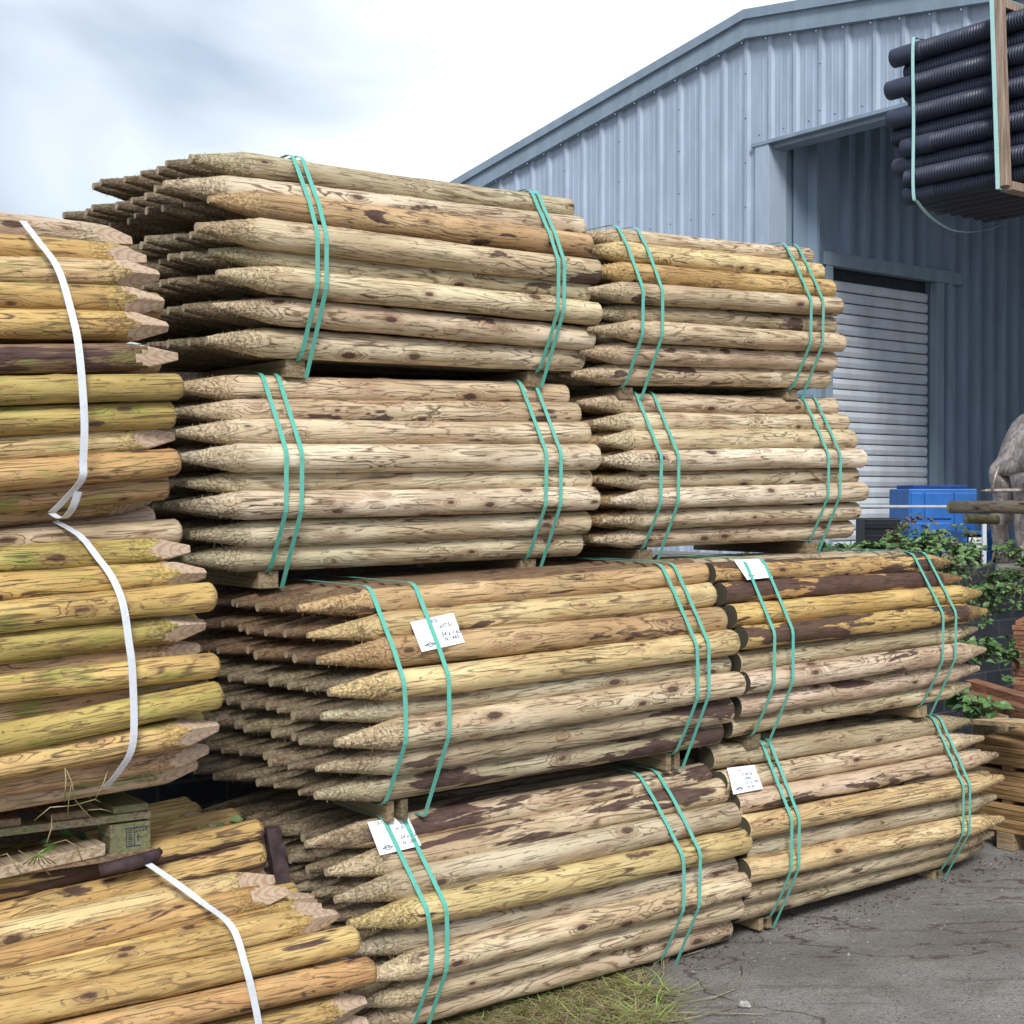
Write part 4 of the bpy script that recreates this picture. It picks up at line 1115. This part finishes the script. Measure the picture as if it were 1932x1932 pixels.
mb = MB(); mb.tube([at_depth(1500, 956, 10.1), at_depth(1800, 956, 10.3)], .0115, 10); mb.build('rail', M_wpipe, wr, smooth=True)
for x in (1858, 1560):
    a = at_depth(x, 982, 10.2); mb = MB(); mb.box(Vector((a.x-.014, a.y, 1.1)), Vector((.028, 0, 0)), Vector((0, .028, 0)), Vector((0, 0, a.z-1.1))); mb.build('post', M_wpipe, wr)
M_blue = plain('blue_plastic', (.025, .14, .45), .42, nscale=7, var=.18, spec=.45); M_blued = plain('dark_blue', (.01, .05, .22), .5)
a = at_depth(1718, 922, 11.4); b = at_depth(1848, 922, 11.4)
cab = thing('blue_cabinet', 'bright blue panelled cabinet with a dark lid in front of the shed wall', 'cabinet', Vector(((a.x+b.x)/2, 11.5, TH)))
xw = b.x-a.x; Zt = a.z
mb = MB(); mb.box(Vector((a.x, 11.45, 1.1)), Vector((xw, 0, 0)), Vector((0, .6, 0)), Vector((0, 0, Zt-1.1))); mb.build('body', M_blue, cab, bevel=.01)
mb = MB()
for (f0, f1, g0, g1) in ((.03, .20, .62, .95), (.23, .62, .62, .95), (.66, .98, .05, .95), (.03, .62, .05, .57)):
    x0, x1 = a.x+xw*f0, a.x+xw*f1; z0, z1 = 1.1+(Zt-1.1)*g0, 1.1+(Zt-1.1)*g1
    mb.box(Vector((x0, 11.435, z0)), Vector((x1-x0, 0, 0)), Vector((0, .02, 0)), Vector((0, 0, z1-z0)))
mb.build('door', M_blue, cab, bevel=.006)
mb = MB(); mb.box(Vector((a.x+.05, 11.5, Zt+.001)), Vector((xw*.8, 0, 0)), Vector((0, .5, 0)), Vector((0, 0, .03))); mb.build('lid', M_blued, cab, bevel=.006)
a = at_depth(1822, 1002, 10.6); b = at_depth(1912, 1002, 10.6)
c2 = thing('blue_crate', 'lower blue open fronted crate behind the fence', 'crate', Vector(((a.x+b.x)/2, 10.7, TH)))
W2 = b.x-a.x
mb = MB(); z0, z1 = 1.10, a.z
mb.box(Vector((a.x, 10.65, z0)), Vector((W2, 0, 0)), Vector((0, .40, 0)), Vector((0, 0, .03))); mb.box(Vector((a.x, 10.65, z1-.03)), Vector((W2, 0, 0)), Vector((0, .40, 0)), Vector((0, 0, .03)))
for x in (a.x, a.x+W2*.52, b.x-.03): mb.box(Vector((x, 10.652, z0+.031)), Vector((.03, 0, 0)), Vector((0, .40, 0)), Vector((0, 0, z1-z0-.062)))
mb.build('shell', M_blue, c2, bevel=.003)
mb = MB(); mb.box(Vector((a.x+.03, 10.9, z0+.03)), Vector((W2-.06, 0, 0)), Vector((0, .1, 0)), Vector((0, 0, z1-z0-.062))); mb.build('back', M_blued, c2)
mb = MB(); mb.box(Vector((a.x+.04, 10.64, z1-.13)), Vector((W2*.38, 0, 0)), Vector((0, .02, 0)), Vector((0, 0, .08))); mb.build('notice', M_paper, c2)
a = at_depth(1632, 978, 10.8); b = at_depth(1700, 978, 10.8)
bl = thing('black_crate', 'black slatted crate among the brambles below the shutter door', 'crate', Vector(((a.x+b.x)/2, 10.9, TH)))
mb = MB(); M_blackp = plain('black_plastic', (.015, .017, .022), .5)
Wc = b.x-a.x; hh = a.z-1.12
mb.box(Vector((a.x, 10.8, 1.12)), Vector((Wc, 0, 0)), Vector((0, .3, 0)), Vector((0, 0, hh))); mb.build('body', M_blackp, bl, bevel=.012)
mb = MB()
for q in range(4): mb.box(Vector((a.x-.004, 10.79, 1.14+hh*q/4)), Vector((Wc+.008, 0, 0)), Vector((0, .012, 0)), Vector((0, 0, hh*.12)))
mb.build('rib', M_blackp, bl, bevel=.003)

# ---- bronze horse: one continuous skinned body, tail as a part
M_bronze = None
def bronze():
    m, nt, b = newmat('weathered_bronze'); tc = N_(nt, 'ShaderNodeTexCoord'); n = noise_(nt, tc.outputs['Object'], 9, 6, .62); n2 = noise_(nt, mapped(nt, tc.outputs['Object'], (1, 1, .5)), 38, 4, .6)
    c = mix_(nt, ramp_(nt, n, .35, .65), (.24, .19, .165), (.52, .45, .41)); c = mix_(nt, ramp_(nt, n2, .45, .7, 0, .6), c, (.09, .065, .06))
    L_(nt, c, b.inputs['Base Color']); b.inputs['Metallic'].default_value = .35; b.inputs['Roughness'].default_value = .42
    bump_(nt, b, math_(nt, 'ADD', n2, n), .6, .01); return m
M_bronze = bronze()
M_tail = plain('pale_bronze', (.60, .54, .50), .5, .1, nscale=14, var=.35, bump=.7, stretch=(1, 1, .3))
def skinned(name, pts, edges, radii, parent, mat, sub=2, disp=0):
    me = bpy.data.meshes.new(name); me.from_pydata([Vector(p) for p in pts], edges, [])
    o = bpy.data.objects.new(name, me); COL.objects.link(o); o.parent = parent
    sk = o.modifiers.new('skin', 'SKIN'); sk.use_smooth_shade = True; sk.branch_smoothing = .6
    for i, r in enumerate(radii):
        rr = r if isinstance(r, tuple) else (r, r)
        me.skin_vertices[0].data[i].radius = rr
    me.skin_vertices[0].data[0].use_root = True
    sb = o.modifiers.new('sub', 'SUBSURF'); sb.levels = sub; sb.render_levels = sub
    me.materials.append(mat)
    if disp:
        tx = bpy.data.textures.new('ripple', 'CLOUDS'); tx.noise_scale = .05
        dm = o.modifiers.new('d', 'DISPLACE'); dm.texture = tx; dm.strength = disp
    return o
hp = at_depth(1915, 860, 10.4)
horse = thing('horse_statue', 'bronze horse statue seen from behind at the right edge', 'statue', Vector((hp.x, hp.y, TH)))
sc_h = 1.0; Hh_ = Matrix.Rotation(R(18), 4, 'Z')
def hv(x, y, z): return Hh_ @ Vector((x, y, z))
hz = hp.z-TH
pts = [hv(0,0,hz+.02), hv(.16,0,hz+.07), hv(.42,0,hz+.03), hv(.68,0,hz+.03), hv(.86,0,hz+.10), hv(1.00,0,hz+.28), hv(1.10,0,hz+.48), hv(1.20,0,hz+.52), hv(1.36,0,hz+.38), hv(1.42,0,hz+.31),
       # hind legs
       hv(.0,.10,hz-.10), hv(.05,.115,hz-.32), hv(-.05,.12,hz-.50), hv(-.02,.12,.14), hv(.03,.12,.05), hv(.06,.12,.0),
       hv(.0,-.10,hz-.10), hv(.07,-.115,hz-.32), hv(-.02,-.12,hz-.50), hv(.0,-.12,.14), hv(.05,-.12,.05), hv(.08,-.12,.0),
       # front legs
       hv(.78,.10,hz-.12), hv(.79,.10,hz-.40), hv(.80,.10,.14), hv(.83,.10,.0),
       hv(.80,-.10,hz-.12), hv(.90,-.10,hz-.36), hv(.86,-.10,.16), hv(.90,-.10,.05),
       hv(1.16,.05,hz+.60), hv(1.16,-.05,hz+.60)]
edges = [(0,1),(1,2),(2,3),(3,4),(4,5),(5,6),(6,7),(7,8),(8,9),(0,10),(10,11),(11,12),(12,13),(13,14),(14,15),(0,16),(16,17),(17,18),(18,19),(19,20),(20,21),(3,22),(22,23),(23,24),(24,25),(3,26),(26,27),(27,28),(28,29),(7,30),(7,31)]
rad = [.42,.40,.34,.31,.21,.15,.12,.11,.075,.065, .18,.13,.075,.065,.085,.075, .18,.13,.075,.065,.085,.075, .09,.055,.036,.05, .09,.055,.036,.05, .02,.02]
skinned('body', pts, edges, rad, horse, M_bronze, 2)
tp = [hv(.0,-.34,hz+.26), hv(-.14,-.42,hz+.19), hv(-.21,-.46,hz+.05), hv(-.20,-.46,hz-.06), hv(-.14,-.45,hz-.14), hv(-.05,-.44,hz-.22), hv(.02,-.44,hz-.13), hv(-.09,-.45,hz-.25), hv(-.16,-.45,hz-.22)]
skinned('tail', tp, [(0,1),(1,2),(2,3),(3,4),(4,5),(4,6),(4,7),(3,8)], [.07,.085,.10,.105,.11,.05,.07,.035,.03], horse, M_tail, 2, .02)
for sgn in (1, -1):   # feathered fetlocks
    mb = MB(); rg2 = random.Random(int(sgn+5))
    for q in range(30):
        a = rg2.uniform(0, 6.28); z0 = rg2.uniform(.10, .24); c_ = hv(-.01 if sgn > 0 else .01, .12*sgn, z0); dd = Vector((math.cos(a), math.sin(a), 0))
        mb.tube([c_+horse.location+dd*.03, c_+horse.location+dd*.07+Vector((0, 0, -.04)), c_+horse.location+dd*.085+Vector((0, 0, -.09))], [.014, .011, .002], 5)
    mb.build('fetlock_hair', M_bronze, horse, smooth=True)
a = at_depth(1850, 926, 10.0); b = at_depth(2000, 924, 10.1)
mb = MB(); mb.tube([a, a+(b-a)*.08, a+(b-a)*.5, b], [.004, .014, .015, .015], 8)
mb.tube([at_depth(1872, 928, 9.98), at_depth(1876, 905, 9.98), at_depth(1884, 880, 10.0)], .009, 6)
mb.build('shaft', M_bronze, horse, smooth=True)

# ---------------------------------------------------------------- brambles on the terrace edge
M_leaf = [leafm('bramble_leaf', (.045, .105, .035), (.13, .24, .075), 14), leafm('bramble_leaf_pale', (.10, .17, .06), (.24, .33, .14), 14), leafm('bramble_leaf_brown', (.10, .07, .045), (.20, .16, .09), 14)]
M_stem = plain('bramble_stem', (.11, .08, .06), .8, nscale=20, var=.4)
def leaf(mb, P, d, nrm, L, m):
    s = d.cross(nrm).normalized(); w_ = L*.36; fold = nrm*L*.10
    pts = [P, P+d*L*.28+s*w_*.85+fold, P+d*L*.62+s*w_*.8+fold, P+d*L-nrm*L*.12, P+d*L*.62-s*w_*.8+fold, P+d*L*.28-s*w_*.85+fold, P+d*L*.45]
    k = len(mb.v); mb.v += pts
    for f in ((0,1,6),(1,2,6),(2,3,6),(3,4,6),(4,5,6),(5,0,6)): mb.f.append(tuple(k+i for i in f)); mb.m.append(m)
def bramble(label, centre, ext, nst, seed, size=.05, leafy=15, drop=.5, leaf_mats=(0, 1, 2), wts=(6, 4, 1)):
    rg = random.Random(seed); root = thing('bramble_bush', label, 'plant', centre.copy(), 'brambles behind the stacks')
    ml = MB(); ms = MB()
    for i in range(nst):
        b0 = centre+Vector((rg.uniform(-1, 1)*ext[0], rg.uniform(-1, 1)*ext[1], 0)); a = rg.uniform(0, 6.28)
        L = rg.uniform(.5, 1.15)*ext[2]*1.5; dv = Vector((math.cos(a)*.7, math.sin(a)*.6, 0)); pts = []
        top = rg.uniform(.5, 1.0)
        for q in range(8):
            t = q/7; pts.append(b0+dv*L*t*.7+Vector((rg.gauss(0, .012), rg.gauss(0, .012), L*top*(1.5*t-(1.0+drop)*t*t))))
        ms.tube(pts, [.0035*(1-t/9) for t in range(8)], 5, cap=False)
        for q in range(leafy):
            t = rg.uniform(.15, 1)*6.99; k = int(t); P = pts[k].lerp(pts[min(k+1, 7)], t-k)
            m = rg.choices(leaf_mats, wts)[0]
            for l3 in range(3):
                dd = Vector((rg.uniform(-1, 1), rg.uniform(-1, .6), rg.uniform(-.45, .4))).normalized()
                nn = Vector((rg.uniform(-.5, .5), rg.uniform(-.9, .1), rg.uniform(.4, 1))).normalized()
                nn = (nn-dd*nn.dot(dd)).normalized(); leaf(ml, P+dd*.01, dd, nn, size*rg.uniform(.55, 1.15), m)
    ml.build('foliage', M_leaf, root); ms.build('stems', M_stem, root, smooth=True)
    return root
def tpt(x, y, z): return at_depth(x, y, z)
bramble('leafy green bramble under the shutter door, right beside the pale stake ends', tpt(1635, 1050, 8.6), (.16, .15), .28, 0, .075) if False else None
bramble('broad leaved bramble by the ends of the pale right bundle', tpt(1640, 1042, 8.3), (.15, .12), 11, 21, .075)if False else None
def br(label, x, y, z, ex, ht, n, seed, **k): return bramble(label, at_depth(x, y, z), (ex, .16, ht), n, seed, **k)
br('broad leaved bramble at the ends of the pale right bundle', 1640, 1058, 8.2, .16, .20, 16, 21, size=.075, leafy=11)
br('twiggy half bare bramble in front of the black crate', 1690, 1060, 8.3, .10, .42, 9, 22, size=.028, leafy=16, drop=.1, wts=(1, 1, 5))
br('tall leafy bramble in front of the blue cabinet', 1745, 1062, 8.2, .20, .36, 15, 23, size=.05, leafy=12, drop=.35)
br('green bramble climbing round the fence post', 1800, 1085, 8.0, .22, .32, 16, 24, size=.05, leafy=12, drop=.5)
br('bramble trailing over the block wall to the stake points', 1868, 1128, 7.9, .20, .22, 15, 25, size=.045, leafy=12, drop=1.0)
br('bramble at the right edge above the block wall', 1925, 1100, 8.3, .16, .14, 14, 26, size=.04, leafy=14, drop=.8)
br('dark bramble hanging low between stake points and reddish boards', 1870, 1235, 7.6, .14, .22, 9, 27, size=.062, leafy=8, drop=.9, wts=(5, 1, 0))
br('greyish bramble seen through the gap under the pale right bundle', 1490, 1062, 8.0, .30, .14, 18, 28, size=.045, leafy=9, drop=.9, wts=(3, 3, 3))
br('small bramble shoot beside the reddish beams', 1835, 1330, 6.9, .06, .12, 4, 29, size=.075, leafy=4, drop=.9, wts=(5, 1, 0))
# ivy leaves caught between the left bundles
mb = MB(); rg = random.Random(3)
for (x, y, n) in ((430, 1556, .33), (405, 1562, .34), (434, 1548, .32)):
    leaf(mb, on_plane(x, y, n), SH, (PZ-NH*.6).normalized(), .05, 1)
for (x, y, n) in ((75, 1590, .3), (110, 1570, .35), (140, 1575, .4), (95, 1600, .3)): leaf(mb, on_plane(x, y, n), (SH-PZ*.4).normalized(), (PZ-NH).normalized(), .05, 0)
tag(mb.build('ivy_leaves', M_leaf), kind='stuff')
